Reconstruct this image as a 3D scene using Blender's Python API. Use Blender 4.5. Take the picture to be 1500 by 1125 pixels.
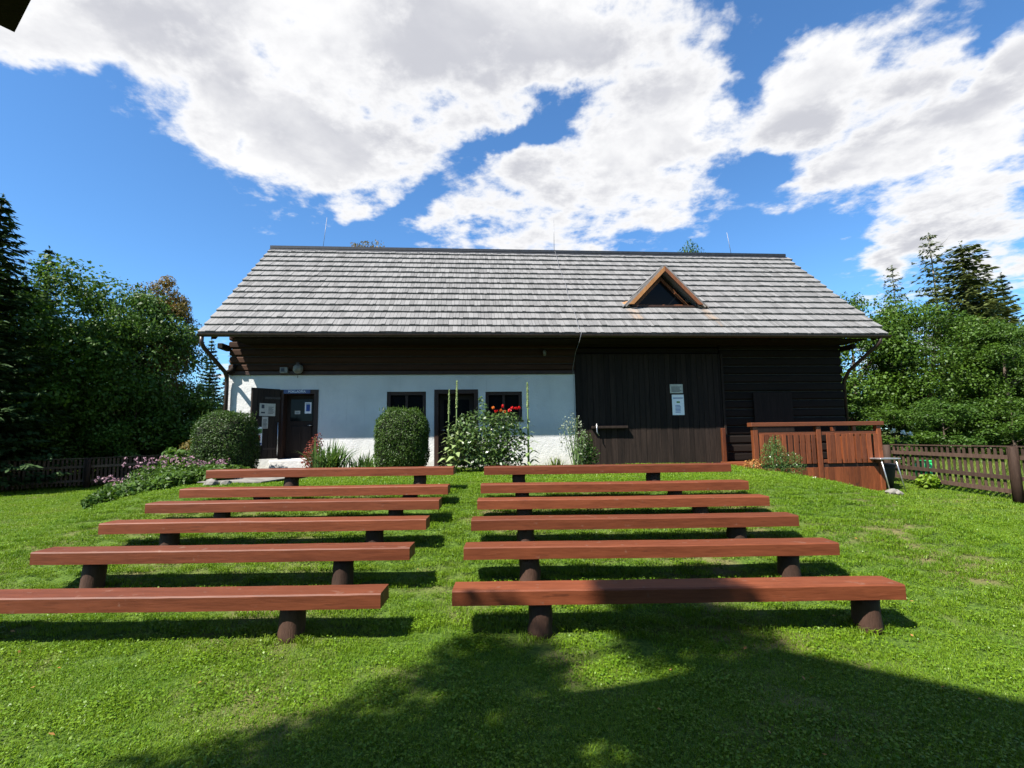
import bpy, bmesh, math, random
import numpy as np
from mathutils import Vector, Matrix

# ------------------------------------------------------------------ scene, camera, sky, sun
for o in list(bpy.data.objects): bpy.data.objects.remove(o)
S = bpy.context.scene
COL = S.collection
random.seed(7); RNG = np.random.default_rng(7)

PITCH, ROLL = math.radians(6.1), math.radians(0.8)
cam_d = bpy.data.cameras.new('camera'); cam_d.sensor_width = 36; cam_d.lens = 17.28
cam_d.clip_start = 0.05; cam_d.clip_end = 3000
cam = bpy.data.objects.new('camera', cam_d); COL.objects.link(cam); S.camera = cam
F_ = Vector((0, math.cos(PITCH), math.sin(PITCH))); R0 = Vector((1, 0, 0)); U0 = Vector((0, -math.sin(PITCH), math.cos(PITCH)))
U_ = U0*math.cos(ROLL)+R0*math.sin(ROLL); R_ = R0*math.cos(ROLL)-U0*math.sin(ROLL)
M = Matrix((R_, U_, -F_)).transposed().to_4x4(); M.translation = (0, 0, 1.75); cam.matrix_world = M

TO_SUN = Vector((-1.315, -1.109, 2.2)).normalized()
EXPOSURE = 1.45
SKY_STRENGTH = 0.05
SUN_STRENGTH = 5.0
sun_d = bpy.data.lights.new('sun', 'SUN'); sun_d.energy = SUN_STRENGTH; sun_d.angle = math.radians(0.53); sun_d.color = (1, .955, .88)
sun = bpy.data.objects.new('sun', sun_d); COL.objects.link(sun)
sun.rotation_euler = TO_SUN.to_track_quat('Z', 'Y').to_euler(); sun.location = (-20, -17, 35)
S.view_settings.view_transform = 'Standard'; S.view_settings.look = 'None'
S.view_settings.exposure = EXPOSURE; S.view_settings.gamma = 1; S.view_settings.use_curve_mapping = False
S.render.engine = 'CYCLES'

# the sky: clear-air sky texture with a deck of broken cumulus, laid out in azimuth and elevation
CLOUDS = [(-0.732, 0.602, 0.278, 0.059, 0.309, 1.0), (-0.495, 0.532, 0.248, 0.104, -0.069, 1.0), (-0.213, 0.706, 0.516, 0.103, -0.032, 1.0),
 (0.19, 0.714, 0.31, 0.094, -0.184, 0.9), (0.15, 0.468, 0.29, 0.099, -0.013, 0.9), (0.349, 0.573, 0.139, 0.08, -0.208, 0.7),
 (0.65, 0.477, 0.16, 0.082, -0.21, 1.0), (0.804, 0.475, 0.087, 0.081, -0.433, 0.9), (0.734, 0.325, 0.122, 0.045, -0.134, 1.0),
 (0.816, 0.234, 0.033, 0.033, -0.258, 0.8), (0.678, 0.267, 0.024, 0.025, -0.222, 0.8), (-0.32, 0.514, 0.173, 0.081, -0.211, 0.7),
 (-0.762, 0.34, 0.234, 0.146, -0.09, -1.3), (0.02, 0.585, 0.165, 0.024, 0.304, -1.25), (-0.21, 0.45, 0.11, 0.032, 0.572, -0.9),
 (0.53, 0.69, 0.10, 0.026, -0.336, -1.2), (0.575, 0.565, 0.13, 0.06, -0.2, .8), (0.60, 0.43, 0.07, 0.022, 0.1, .55), (0.472, 0.608, 0.04, 0.055, -0.387, -1.2), (0.49, 0.459, 0.117, 0.037, -0.081, -1.1),
 (0.537, 0.342, 0.108, 0.046, 0.062, -1.1), (0.797, 0.527, 0.045, 0.022, 0.525, -1.3), (-0.529, 0.524, 0.018, 0.014, 0.232, -0.8),
 (-0.799, 0.485, 0.087, 0.04, 0.137, -1.2), (-0.618, 0.256, 0.28, 0.066, 0.12, -1.0), (-0.264, 0.391, 0.168, 0.027, 0.052, -0.5)]
W = bpy.data.worlds.new('World'); S.world = W; W.use_nodes = True
nt = W.node_tree; N = nt.nodes; L = nt.links; N.clear()
def nd(tree, typ, **kw):
    n = tree.nodes.new(typ)
    for k, v in kw.items(): setattr(n, k, v)
    return n
def mth(tree, op, a, b=None, clamp=False):
    n = tree.nodes.new('ShaderNodeMath'); n.operation = op; n.use_clamp = clamp
    for i, v in enumerate((a, b)):
        if v is None: continue
        if isinstance(v, (int, float)): n.inputs[i].default_value = v
        else: tree.links.new(v, n.inputs[i])
    return n.outputs[0]
def maprange(tree, v, a, b, c=0., d=1., smooth=True):
    n = tree.nodes.new('ShaderNodeMapRange'); n.interpolation_type = 'SMOOTHSTEP' if smooth else 'LINEAR'
    tree.links.new(v, n.inputs['Value'])
    for k, x in zip(('From Min', 'From Max', 'To Min', 'To Max'), (a, b, c, d)): n.inputs[k].default_value = x
    return n.outputs[0]
def noise(tree, vec, scale, detail=4, rough=.5, out=0, dist=0.):
    n = tree.nodes.new('ShaderNodeTexNoise'); n.inputs['Scale'].default_value = scale; n.inputs['Detail'].default_value = detail
    n.inputs['Roughness'].default_value = rough; n.inputs['Distortion'].default_value = dist
    if vec is not None: tree.links.new(vec, n.inputs['Vector'])
    return n.outputs[out]
def mixc(tree, fac, a, b):
    n = tree.nodes.new('ShaderNodeMix'); n.data_type = 'RGBA'
    for s, v in ((n.inputs['Factor'], fac), (n.inputs['A'], a), (n.inputs['B'], b)):
        if isinstance(v, (int, float)): s.default_value = v
        elif isinstance(v, (tuple, list)): s.default_value = (*v[:3], 1)
        else: tree.links.new(v, s)
    return n.outputs['Result']
def vmath(tree, op, a, b=None):
    n = tree.nodes.new('ShaderNodeVectorMath'); n.operation = op
    for i, v in enumerate((a, b)):
        if v is None: continue
        if isinstance(v, tuple): n.inputs[i].default_value = v
        elif isinstance(v, (int, float)): n.inputs['Scale'].default_value = v
        else: tree.links.new(v, n.inputs[i])
    return n.outputs['Value'] if op in ('LENGTH', 'DOT_PRODUCT') else n.outputs[0]

sky = nd(nt, 'ShaderNodeTexSky', sky_type='NISHITA', sun_disc=False)
sky.sun_elevation = math.asin(TO_SUN.z); sky.sun_rotation = math.atan2(TO_SUN.x, TO_SUN.y)
sky.altitude = 700; sky.air_density = 1.0; sky.dust_density = 0.3; sky.ozone_density = 1.3
tc = nd(nt, 'ShaderNodeTexCoord'); D = vmath(nt, 'NORMALIZE', tc.outputs['Generated'])
sep = nd(nt, 'ShaderNodeSeparateXYZ'); L.new(D, sep.inputs[0])
az = mth(nt, 'ARCTAN2', sep.outputs[0], sep.outputs[1]); el = mth(nt, 'ARCSINE', sep.outputs[2])
cmb = nd(nt, 'ShaderNodeCombineXYZ'); L.new(az, cmb.inputs[0]); L.new(el, cmb.inputs[1])
wob = noise(nt, D, 7, 5, .55, out=1)
wob = vmath(nt, 'SCALE', vmath(nt, 'SUBTRACT', wob, (.5, .5, .5)), .16)
pos = vmath(nt, 'ADD', cmb.outputs[0], wob)
field = None
for (a, e, sa, sb, r, w) in CLOUDS:
    mp = nd(nt, 'ShaderNodeMapping', vector_type='TEXTURE'); L.new(pos, mp.inputs[0])
    mp.inputs['Location'].default_value = (a, e, 0); mp.inputs['Rotation'].default_value = (0, 0, r); mp.inputs['Scale'].default_value = (sa, sb, 1)
    flat = vmath(nt, 'MULTIPLY', mp.outputs[0], (1, 1, 0))
    l2 = vmath(nt, 'DOT_PRODUCT', flat, flat)
    g = mth(nt, 'MULTIPLY', mth(nt, 'EXPONENT', mth(nt, 'MULTIPLY', l2, -.9)), w)
    field = g if field is None else mth(nt, 'ADD', field, g)
# cloud-deck coordinates (flattening towards the horizon)
zz = mth(nt, 'MAXIMUM', mth(nt, 'ADD', sep.outputs[2], .12), .05)
dv = nd(nt, 'ShaderNodeCombineXYZ'); L.new(zz, dv.inputs[0]); L.new(zz, dv.inputs[1]); L.new(zz, dv.inputs[2])
deck = vmath(nt, 'DIVIDE', D, dv.outputs[0])
fb = noise(nt, deck, 3.2, 12, .6, dist=.15); fb2 = noise(nt, deck, 9.0, 10, .6)
fsum = mth(nt, 'ADD', mth(nt, 'SUBTRACT', mth(nt, 'MULTIPLY', field, .62), .05), mth(nt, 'MULTIPLY', mth(nt, 'SUBTRACT', fb, .5), 2.2))
fsum = mth(nt, 'ADD', fsum, mth(nt, 'MULTIPLY', mth(nt, 'SUBTRACT', fb2, .5), 1.35))
cover = maprange(nt, fsum, -.06, .46)
cover = mth(nt, 'MULTIPLY', cover, maprange(nt, sep.outputs[2], .0, .10))
shade_n = noise(nt, deck, 2.1, 9, .55, dist=.2)
body = mth(nt, 'MULTIPLY', maprange(nt, fsum, .25, .9), maprange(nt, shade_n, .30, .60))
ccol = mixc(nt, body, (7.6, 7.6, 7.65), (4.6, 4.68, 5.1))
skyt = vmath(nt, 'MULTIPLY', sky.outputs[0], (.8, 1.296, 1.68))
skyc = mixc(nt, cover, skyt, ccol)
bg = nd(nt, 'ShaderNodeBackground'); L.new(skyc, bg.inputs[0]); bg.inputs[1].default_value = SKY_STRENGTH
wo = nd(nt, 'ShaderNodeOutputWorld'); L.new(bg.outputs[0], wo.inputs[0])

# ------------------------------------------------------------------ materials
def new_mat(name):
    m = bpy.data.materials.new(name); m.use_nodes = True; t = m.node_tree
    return m, t, t.nodes['Principled BSDF']
def setup(b, rough, spec=.3, metal=0.):
    b.inputs['Roughness'].default_value = rough; b.inputs['Specular IOR Level'].default_value = spec; b.inputs['Metallic'].default_value = metal
def bump(t, b, h, strength, dist=.01):
    n = t.nodes.new('ShaderNodeBump'); n.inputs['Strength'].default_value = strength; n.inputs['Distance'].default_value = dist
    t.links.new(h, n.inputs['Height']); t.links.new(n.outputs[0], b.inputs['Normal'])
def objvec(t, stretch=(1, 1, 1)):
    tcn = t.nodes.new('ShaderNodeTexCoord'); oi = t.nodes.new('ShaderNodeObjectInfo')
    c = t.nodes.new('ShaderNodeCombineXYZ')
    r = mth(t, 'MULTIPLY', oi.outputs['Random'], 37.)
    for i in range(3): t.links.new(r, c.inputs[i])
    v = vmath(t, 'ADD', vmath(t, 'MULTIPLY', tcn.outputs['Object'], stretch), c.outputs[0])
    return v, oi.outputs['Random'], tcn.outputs['Object']
def wood(name, ca, cb, stretch, rough=.7, spec=.25, vary=.5, b_str=.35, grain=14., patch=None, crack=0.):
    m, t, b = new_mat(name); setup(b, rough, spec)
    v, rnd, ob = objvec(t, stretch)
    g = noise(t, v, grain, 6, .6, dist=.4); big = noise(t, v, 2.2, 3)
    f = mth(t, 'ADD', mth(t, 'MULTIPLY', g, .6), mth(t, 'MULTIPLY', big, .5))
    f = maprange(t, f, .3, .8)
    c = mixc(t, f, ca, cb)
    k = mth(t, 'ADD', mth(t, 'MULTIPLY', rnd, vary), 1 - vary/2)
    c = mixc(t, 1., c, c); n = t.nodes[-1]
    mul = t.nodes.new('ShaderNodeMix'); mul.data_type = 'RGBA'; mul.blend_type = 'MULTIPLY'; mul.inputs['Factor'].default_value = 1
    cc = t.nodes.new('ShaderNodeCombineXYZ')
    for i in range(3): t.links.new(k, cc.inputs[i])
    t.links.new(c, mul.inputs['A']); t.links.new(cc.outputs[0], mul.inputs['B'])
    out = mul.outputs['Result']
    if patch:
        pf = maprange(t, noise(t, ob, patch[1], 6, .65), patch[2], patch[2]+.08)
        out = mixc(t, mth(t, 'MULTIPLY', pf, patch[3]), out, patch[0])
    if crack:
        ck = maprange(t, noise(t, v, 3.2, 5, .7), .60, .70); out = mixc(t, mth(t, 'MULTIPLY', ck, crack), out, tuple(.25*q for q in ca))
    t.links.new(out, b.inputs['Base Color']); bump(t, b, g, b_str, .006)
    return m
def plain(name, c, rough=.6, spec=.3, metal=0., var=.25, scale=12., b_str=.15):
    m, t, b = new_mat(name); setup(b, rough, spec, metal)
    v, rnd, ob = objvec(t); n = noise(t, v, scale, 5, .6)
    out = mixc(t, maprange(t, n, .3, .7), tuple(x*(1-var) for x in c), tuple(min(1, x*(1+var)) for x in c))
    t.links.new(out, b.inputs['Base Color'])
    if b_str: bump(t, b, n, b_str, .005)
    return m
def foliage(name, ca, cb, trans=.35, rough=.5, spec=.25):
    m, t, b = new_mat(name); setup(b, rough, spec)
    at = t.nodes.new('ShaderNodeAttribute'); at.attribute_name = 'tint'
    oi = t.nodes.new('ShaderNodeObjectInfo')
    f = mth(t, 'ADD', at.outputs['Fac'], mth(t, 'MULTIPLY', mth(t, 'SUBTRACT', oi.outputs['Random'], .5), .35), clamp=True)
    c = mixc(t, f, ca, cb); t.links.new(c, b.inputs['Base Color'])
    tr = t.nodes.new('ShaderNodeBsdfTranslucent'); t.links.new(mixc(t, .5, c, mixc(t, f, tuple(1.3*x for x in ca), (cb[0]*1.5, cb[1]*1.4, cb[2]*.6))), tr.inputs[0])
    mx = t.nodes.new('ShaderNodeMixShader'); mx.inputs[0].default_value = trans
    t.links.new(b.outputs[0], mx.inputs[1]); t.links.new(tr.outputs[0], mx.inputs[2])
    t.links.new(mx.outputs[0], t.nodes['Material Output'].inputs[0])
    return m
MT = {}
MT['bench'] = wood('bench_paint', (.080, .020, .007), (.145, .040, .016), (.6, 7, 7), .55, .22, .4, .35, 9., patch=((.16, .085, .06), 7., .60, .6), crack=.55)
MT['log_leg'] = wood('creosoted_log', (.030, .014, .009), (.055, .028, .018), (7, 7, 1), .7, .25, .6, .8, crack=.8)
MT['log'] = wood('stained_log', (.017, .007, .003), (.05, .02, .0085), (.5, 9, 9), .75, .2, .6, .5)
MT['darklog'] = wood('dark_log', (.006, .004, .003), (.014, .009, .0065), (.5, 9, 9), .8, .15, .5, .5)
MT['chink'] = plain('moss_chinking', (.04, .034, .027), .9)
MT['barn'] = wood('barn_board', (.008, .0055, .0045), (.026, .0175, .0135), (9, 9, .6), .8, .15, .6, .5, patch=((.14, .06, .025), 1.6, .68, .6))
MT['porch'] = wood('porch_board', (.07, .018, .006), (.175, .048, .015), (9, 9, .7), .5, .35, .7, .4, patch=((.03, .015, .01), 3., .62, .7))
MT['porch_h'] = wood('porch_rail', (.085, .024, .009), (.165, .049, .018), (.7, 9, 9), .5, .35, .4, .4)
MT['fence'] = wood('fence_wood', (.030, .018, .013), (.075, .046, .033), (9, 9, .8), .75, .2, .6, .4)
MT['fence_grey'] = wood('fence_weathered', (.045, .032, .024), (.11, .08, .06), (.8, 9, 9), .8, .2, .5, .4)
MT['frame'] = wood('frame_wood', (.018, .009, .006), (.042, .02, .013), (8, 8, .8), .55, .3, .3, .3)
MT['leaf_door'] = wood('door_wood', (.014, .010, .008), (.03, .02, .015), (9, 9, .6), .7, .2, .4, .3)
MT['fascia'] = wood('new_larch', (.20, .085, .028), (.34, .165, .06), (6, 6, 1), .6, .3, .5, .3)  # brighter copy: sunlight on the dormer's left boards put into the colour
MT['fascia_red'] = wood('red_larch', (.10, .036, .015), (.19, .07, .028), (6, 6, 1), .6, .3, .5, .3)  # darker copy: shade painted on dormer's right boards; plain red wood elsewhere
MT['soffit'] = wood('soffit_board', (.008, .0055, .004), (.016, .011, .008), (.6, 9, 9), .8, .15, .4, .3)
MT['gutter'] = plain('gutter_brown', (.035, .022, .018), .4, .4, .3)
MT['metal'] = plain('galvanised', (.45, .46, .47), .35, .5, .8)
MT['wire'] = plain('aluminium_wire', (.22, .22, .23), .5, .4, .4)
MT['ridge'] = plain('ridge_sheet', (.02, .022, .026), .5, .4, .2)
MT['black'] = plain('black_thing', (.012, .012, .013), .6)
MT['paper'] = plain('paper', (.75, .76, .78), .7, .2, 0, .04, 20, 0)
MT['paper_old'] = plain('old_paper', (.42, .41, .36), .7, .2, 0, .1, 20, 0)
MT['ink'] = plain('ink', (.05, .055, .07), .7, .2, 0, .1, 20, 0)
MT['ink_blue'] = plain('ink_blue', (.03, .07, .25), .6, .2, 0, .1, 20, 0)
MT['ink_red'] = plain('ink_red', (.45, .05, .04), .6, .2, 0, .2, 20, 0)
MT['ink_green'] = plain('ink_green', (.10, .22, .06), .6, .2, 0, .2, 20, 0)
MT['sign_blue'] = plain('sign_blue', (.012, .03, .12), .35, .5, 0, .1, 20, 0)
MT['lamp'] = plain('lamp_glass', (.15, .14, .12), .4, .4)
MT['stone'] = plain('stone', (.17, .16, .14), .85, .2, 0, .3, 6, .5)
MT['green_plastic'] = plain('green_plastic', (.03, .50, .12), .35, .5, 0, .1)
MT['bark'] = wood('bark', (.05, .038, .028), (.13, .10, .08), (4, 4, 1), .9, .1, .4, .9, 8.)
MT['palebark'] = wood('pale_bark', (.20, .18, .15), (.34, .31, .27), (4, 4, 1), .85, .1, .3, .7, 8.)
MT['stem'] = plain('green_stem', (.09, .15, .04), .6)
MT['leaf_a'] = foliage('leaf_maple', (.026, .062, .007), (.075, .142, .014))
MT['leaf_b'] = foliage('leaf_ash', (.032, .075, .010), (.085, .16, .022))
MT['leaf_autumn'] = foliage('leaf_turning', (.09, .085, .015), (.17, .10, .025))
MT['needle'] = foliage('spruce_needles', (.014, .034, .011), (.038, .072, .021), .15)
MT['needle_w'] = foliage('larch_needles', (.045, .070, .018), (.10, .12, .035), .25)
MT['hedge'] = foliage('yew_needles', (.016, .042, .006), (.062, .112, .011), .2)
MT['core'] = plain('twig_core', (.012, .014, .006), .95)  # dark fill for the solid cores of the clipped bushes
MT['rose'] = foliage('rose_leaf', (.028, .06, .014), (.10, .16, .035), .25, .35, .5)
MT['lily'] = foliage('lily_leaf', (.035, .08, .015), (.11, .18, .04), .3)
MT['mullein'] = foliage('mullein_leaf', (.12, .18, .06), (.24, .30, .12), .2, .8)
MT['barberry'] = foliage('barberry_leaf', (.07, .018, .012), (.20, .04, .025), .3)
MT['grey_leaf'] = foliage('grey_leaf', (.13, .16, .10), (.30, .33, .25), .2)
MT['petal_red'] = foliage('petal_red', (.38, .006, .008), (.52, .015, .014), .2)
MT['petal_orange'] = foliage('petal_orange', (.45, .07, .012), (.5, .14, .02), .2)
MT['petal_pink'] = foliage('petal_pink', (.27, .14, .20), (.38, .25, .28), .3)
MT['petal_white'] = foliage('petal_white', (.7, .7, .62), (.85, .85, .8), .2)
MT['grass'] = foliage('grass_blade', (.068, .150, .005), (.175, .27, .012), .35, .45, .3)
def lawn_patches(m, dry, lush):
    t = m.node_tree; b = t.nodes['Principled BSDF']; g = t.nodes.new('ShaderNodeNewGeometry')
    n1 = noise(t, g.outputs['Position'], .55, 5, .6); n2 = noise(t, g.outputs['Position'], 3.2, 4, .6)
    k = mth(t, 'ADD', mth(t, 'MULTIPLY', n1, .65), mth(t, 'MULTIPLY', n2, .4))
    for sock in (b.inputs['Base Color'], [n for n in t.nodes if n.type == 'BSDF_TRANSLUCENT'][0].inputs[0]):
        src = sock.links[0].from_socket
        c = mixc(t, maprange(t, k, .54, .74, 0., .55), src, dry); c = mixc(t, maprange(t, k, .48, .34, 0., .6), c, lush); t.links.new(c, sock)
lawn_patches(MT['grass'], (.20, .24, .03), (.05, .14, .008))

MT['meadow'] = foliage('meadow_grass', (.07, .13, .015), (.20, .24, .045), .35)
MT['dead_leaf'] = foliage('fallen_leaf_tan', (.30, .12, .03), (.42, .24, .08), .2)

def plaster():
    m, t, b = new_mat('limewashed_plaster'); setup(b, .9, .15)
    tcn = t.nodes.new('ShaderNodeTexCoord'); v = tcn.outputs['Object']
    n1 = noise(t, v, 1.3, 6, .6); n2 = noise(t, v, 22, 5, .6)
    sp = t.nodes.new('ShaderNodeSeparateXYZ'); t.links.new(v, sp.inputs[0])
    foot = mth(t, 'MULTIPLY', maprange(t, mth(t, 'ADD', sp.outputs[2], mth(t, 'MULTIPLY', n1, .5)), 1.15, 1.55, 1., 0.), .5)
    c = mixc(t, maprange(t, n1, .35, .75), (.55, .545, .53), (.47, .468, .46))
    c = mixc(t, foot, c, (.36, .33, .28))
    mpn = t.nodes.new('ShaderNodeMapping'); mpn.inputs['Scale'].default_value = (5, 5, .35); t.links.new(v, mpn.inputs[0])
    c = mixc(t, maprange(t, noise(t, mpn.outputs[0], 1.6, 6, .65), .58, .8, 0., .45), c, (.34, .33, .31))
    t.links.new(c, b.inputs['Base Color'])
    h = mth(t, 'ADD', mth(t, 'MULTIPLY', n1, 3.), mth(t, 'MULTIPLY', n2, .6)); bump(t, b, h, .5, .03)
    return m
MT['plaster'] = plaster()
def shingle():
    m, t, b = new_mat('weathered_shingle'); setup(b, .8, .2)
    v, rnd, ob = objvec(t, (9, .7, .7))
    at = t.nodes.new('ShaderNodeAttribute'); at.attribute_name = 'tint'
    k = mth(t, 'ADD', at.outputs['Fac'], rnd); k = mth(t, 'FRACT', k)
    g = noise(t, v, 9, 6, .6, dist=.3)
    f = mth(t, 'ADD', mth(t, 'MULTIPLY', k, .40), mth(t, 'MULTIPLY', g, .70))
    rp = t.nodes.new('ShaderNodeValToRGB'); t.links.new(f, rp.inputs[0]); e = rp.color_ramp.elements
    e[0].position = .16; e[0].color = (.072, .070, .068, 1); e[1].position = .85; e[1].color = (.195, .190, .186, 1)
    x = e.new(.42); x.color = (.134, .131, .128, 1)
    # rust-brown run-off streaks below the dormer cheeks, each with its own ragged edge
    sp = t.nodes.new('ShaderNodeSeparateXYZ'); t.links.new(ob, sp.inputs[0])
    warp = mth(t, 'MULTIPLY', noise(t, ob, 2.5, 4), .25)
    xs = mth(t, 'ADD', sp.outputs[0], warp); tot = None
    for cx in (3.55, 5.68):
        d = mth(t, 'ABSOLUTE', mth(t, 'SUBTRACT', xs, cx))
        s = maprange(t, d, .05, .2, 1., 0.); tot = s if tot is None else mth(t, 'ADD', tot, s)
    low = maprange(t, sp.outputs[2], 5.35, 5.5, 1., 0.)
    fac = mth(t, 'MULTIPLY', mth(t, 'MULTIPLY', tot, low), maprange(t, noise(t, v, 5, 3), .35, .65, .05, .4))
    t.links.new(mixc(t, fac, rp.outputs[0], (.36, .22, .11)), b.inputs['Base Color']); bump(t, b, g, .5, .006)
    return m
MT['shingle'] = shingle()
def glass():
    m, t, b = new_mat('dark_glass'); setup(b, .08, .10); b.inputs['Base Color'].default_value = (.006, .007, .008, 1)
    return m
MT['glass'] = glass()
def ground_mat():
    m, t, b = new_mat('lawn_soil'); setup(b, .95, .1)
    tcn = t.nodes.new('ShaderNodeTexCoord'); v = tcn.outputs['Object']
    n1 = noise(t, v, .7, 5, .6); n2 = noise(t, v, 30, 5, .65)
    c = mixc(t, maprange(t, n2, .35, .7), (.030, .060, .009), (.085, .135, .020))
    c = mixc(t, maprange(t, n1, .45, .75), c, (.15, .115, .06))
    t.links.new(c, b.inputs['Base Color']); bump(t, b, n2, .7, .03)
    return m
MT['ground'] = ground_mat()

# ------------------------------------------------------------------ helpers
def props(o, label=None, cat=None, group=None, kind=None):
    if label: o['label'] = label
    if cat: o['category'] = cat
    if group: o['group'] = group
    if kind: o['kind'] = kind
    return o
def link(name, me, mat=None, parent=None, loc=None, rot=None):
    o = bpy.data.objects.new(name, me); COL.objects.link(o)
    if mat is not None and me is not None and not me.materials: me.materials.append(MT[mat] if isinstance(mat, str) else mat)
    if parent: o.parent = parent
    if loc: o.location = loc
    if rot: o.rotation_euler = rot
    return o
def thing(name, label, cat, loc=(0, 0, 0), rz=0, group=None):
    return props(link(name, None, loc=loc, rot=(0, 0, rz)), label, cat, group)
class MB:
    def __init__(s): s.v = []; s.f = []; s.sm = []
    def add(s, vs, fs, smooth=False):
        b = len(s.v); s.v += [tuple(p) for p in vs]; s.f += [tuple(i+b for i in f) for f in fs]; s.sm += [smooth]*len(fs); return s
    def box(s, x0, x1, y0, y1, z0, z1):
        return s.add([(x, y, z) for z in (z0, z1) for y in (y0, y1) for x in (x0, x1)],
              [(0, 2, 3, 1), (4, 5, 7, 6), (0, 1, 5, 4), (2, 6, 7, 3), (0, 4, 6, 2), (1, 3, 7, 5)])
    def tube(s, pts, rad, n=8, cap=True):
        pts = [Vector(p) for p in pts]; rings = []
        for i, p in enumerate(pts):
            d = (pts[min(i+1, len(pts)-1)]-pts[max(i-1, 0)]).normalized()
            a = d.orthogonal().normalized() if i == 0 else (prev-d*prev.dot(d)).normalized()
            prev = a; c = d.cross(a); r = rad[i] if isinstance(rad, (list, tuple)) else rad
            rings.append([p+(a*math.cos(k*2*math.pi/n)+c*math.sin(k*2*math.pi/n))*r for k in range(n)])
        vs = [q for r in rings for q in r]
        fs = [(i*n+k, i*n+(k+1) % n, (i+1)*n+(k+1) % n, (i+1)*n+k) for i in range(len(pts)-1) for k in range(n)]
        s.add(vs, fs, True)
        if cap: b = len(s.v)-len(vs); s.f += [tuple(b+k for k in reversed(range(n))), tuple(b+(len(pts)-1)*n+k for k in range(n))]; s.sm += [False]*2
        return s
    def prism(s, poly, ax):   # poly: list of 3D points (planar), extruded by vector ax
        n = len(poly); a = Vector(ax); P = [Vector(p) for p in poly]
        return s.add(P+[p+a for p in P], [tuple(range(n))[::-1], tuple(range(n, 2*n))]+[(i, (i+1) % n, n+(i+1) % n, n+i) for i in range(n)])
    def mesh(s, name, bevel=0., fix=True):
        me = bpy.data.meshes.new(name); me.from_pydata(s.v, [], s.f); me.polygons.foreach_set('use_smooth', s.sm)
        if bevel or fix:
            bm = bmesh.new(); bm.from_mesh(me)
            if bevel: bmesh.ops.bevel(bm, geom=list(bm.edges), offset=bevel, segments=1, affect='EDGES', clamp_overlap=True)
            bmesh.ops.recalc_face_normals(bm, faces=bm.faces); bm.to_mesh(me); bm.free()
        return me
    def build(s, name, mat, parent=None, bevel=0., loc=None, rot=None):
        return link(name, s.mesh(name, bevel), mat, parent, loc, rot)
def box(name, b, mat, parent=None, bevel=.006, loc=None, rot=None): return MB().box(*b).build(name, mat, parent, bevel, loc, rot)
def quads(name, V, tint=None, smooth=False):   # V: (n,4,3)
    n = len(V); me = bpy.data.meshes.new(name)
    me.vertices.add(n*4); me.vertices.foreach_set('co', np.asarray(V, np.float32).ravel())
    me.loops.add(n*4); me.loops.foreach_set('vertex_index', np.arange(n*4, dtype=np.int32))
    me.polygons.add(n); me.polygons.foreach_set('loop_start', np.arange(0, n*4, 4, dtype=np.int32))
    try: me.polygons.foreach_set('loop_total', np.full(n, 4, np.int32))
    except Exception: pass
    if tint is not None:
        a = me.attributes.new('tint', 'FLOAT', 'POINT'); a.data.foreach_set('value', np.repeat(np.clip(tint, 0, 1), 4).astype(np.float32))
    me.update(calc_edges=True); return me
def unit(a): return a/np.maximum(np.linalg.norm(a, axis=-1, keepdims=True), 1e-9)
def leaves(P, Nrm, size, aspect=.6, spread=.8, rng=RNG):
    """rhombic leaves at points P, roughly facing Nrm"""
    n = len(P); nn = unit(Nrm+rng.normal(0, spread, (n, 3))); t = unit(np.cross(nn, rng.normal(0, 1, (n, 3)))); b = np.cross(nn, t)
    s = (size*rng.uniform(.6, 1.3, n))[:, None]
    return np.stack([P-t*s*.5, P+b*s*.5*aspect+nn*s*.08, P+t*s*.5, P-b*s*.5*aspect+nn*s*.08], 1)
def blob_pts(n, c, r, rng=RNG, shell=.45):
    d = unit(rng.normal(0, 1, (n, 3))); k = rng.uniform(shell**3, 1, n)**(1/3)
    return np.asarray(c)+d*k[:, None]*np.asarray(r), d
def smooth01(x): x = np.clip(x, 0, 1); return x*x*(3-2*x)

# ------------------------------------------------------------------ the ground
BY = [-30, 4.2, 4.6, 5.5, 6.25, 6.95, 7.55, 8.2, 9.0, 60]; BZ = [-.05, -.05, -.03, .15, .38, .585, .75, .91, .95, .95]
def ground_z(x, y):
    x = np.asarray(x, float); y = np.asarray(y, float)
    bank = (np.interp(y-.12, BY, BZ)+np.interp(y+.12, BY, BZ)+np.interp(y, BY, BZ))/3
    left = np.where(y < 6, -.05, -.05+np.clip((y-6)/10, 0, 1)*.10)
    right = np.clip(.2+.061*(y-10.8), -.05, 1.6)
    m = smooth01((x+9.5)/4.0)*(1-smooth01((x-5.0)/3.2))
    back = 1-smooth01((y-19)/6)
    base = np.where(x < 0, left, right)
    z = base+(bank-base)*m*np.maximum(back, .0)
    return z+.012*np.sin(x*2.1+y*.7)*np.cos(y*1.7-x*.4)
xs = np.unique(np.concatenate([np.linspace(-900, -40, 12), np.arange(-40, -12, 1.), np.arange(-12, 12, .2), np.arange(12, 40, 1.), np.linspace(40, 900, 12)]))
ys = np.unique(np.concatenate([np.linspace(-900, -20, 12), np.arange(-20, 0, 1.), np.arange(0, 15, .2), np.arange(15, 60, 1.), np.linspace(60, 1500, 14)]))
X, Y = np.meshgrid(xs, ys); Z = ground_z(X, Y); nx, ny = len(xs), len(ys)
idx = np.arange(nx*ny).reshape(ny, nx)
gm = bpy.data.meshes.new('ground'); gm.from_pydata(np.stack([X, Y, Z], -1).reshape(-1, 3).tolist(), [],
    np.stack([idx[:-1, :-1], idx[:-1, 1:], idx[1:, 1:], idx[1:, :-1]], -1).reshape(-1, 4).tolist())
gm.polygons.foreach_set('use_smooth', [True]*len(gm.polygons))
props(link('ground', gm, 'ground'), kind='structure')
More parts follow.
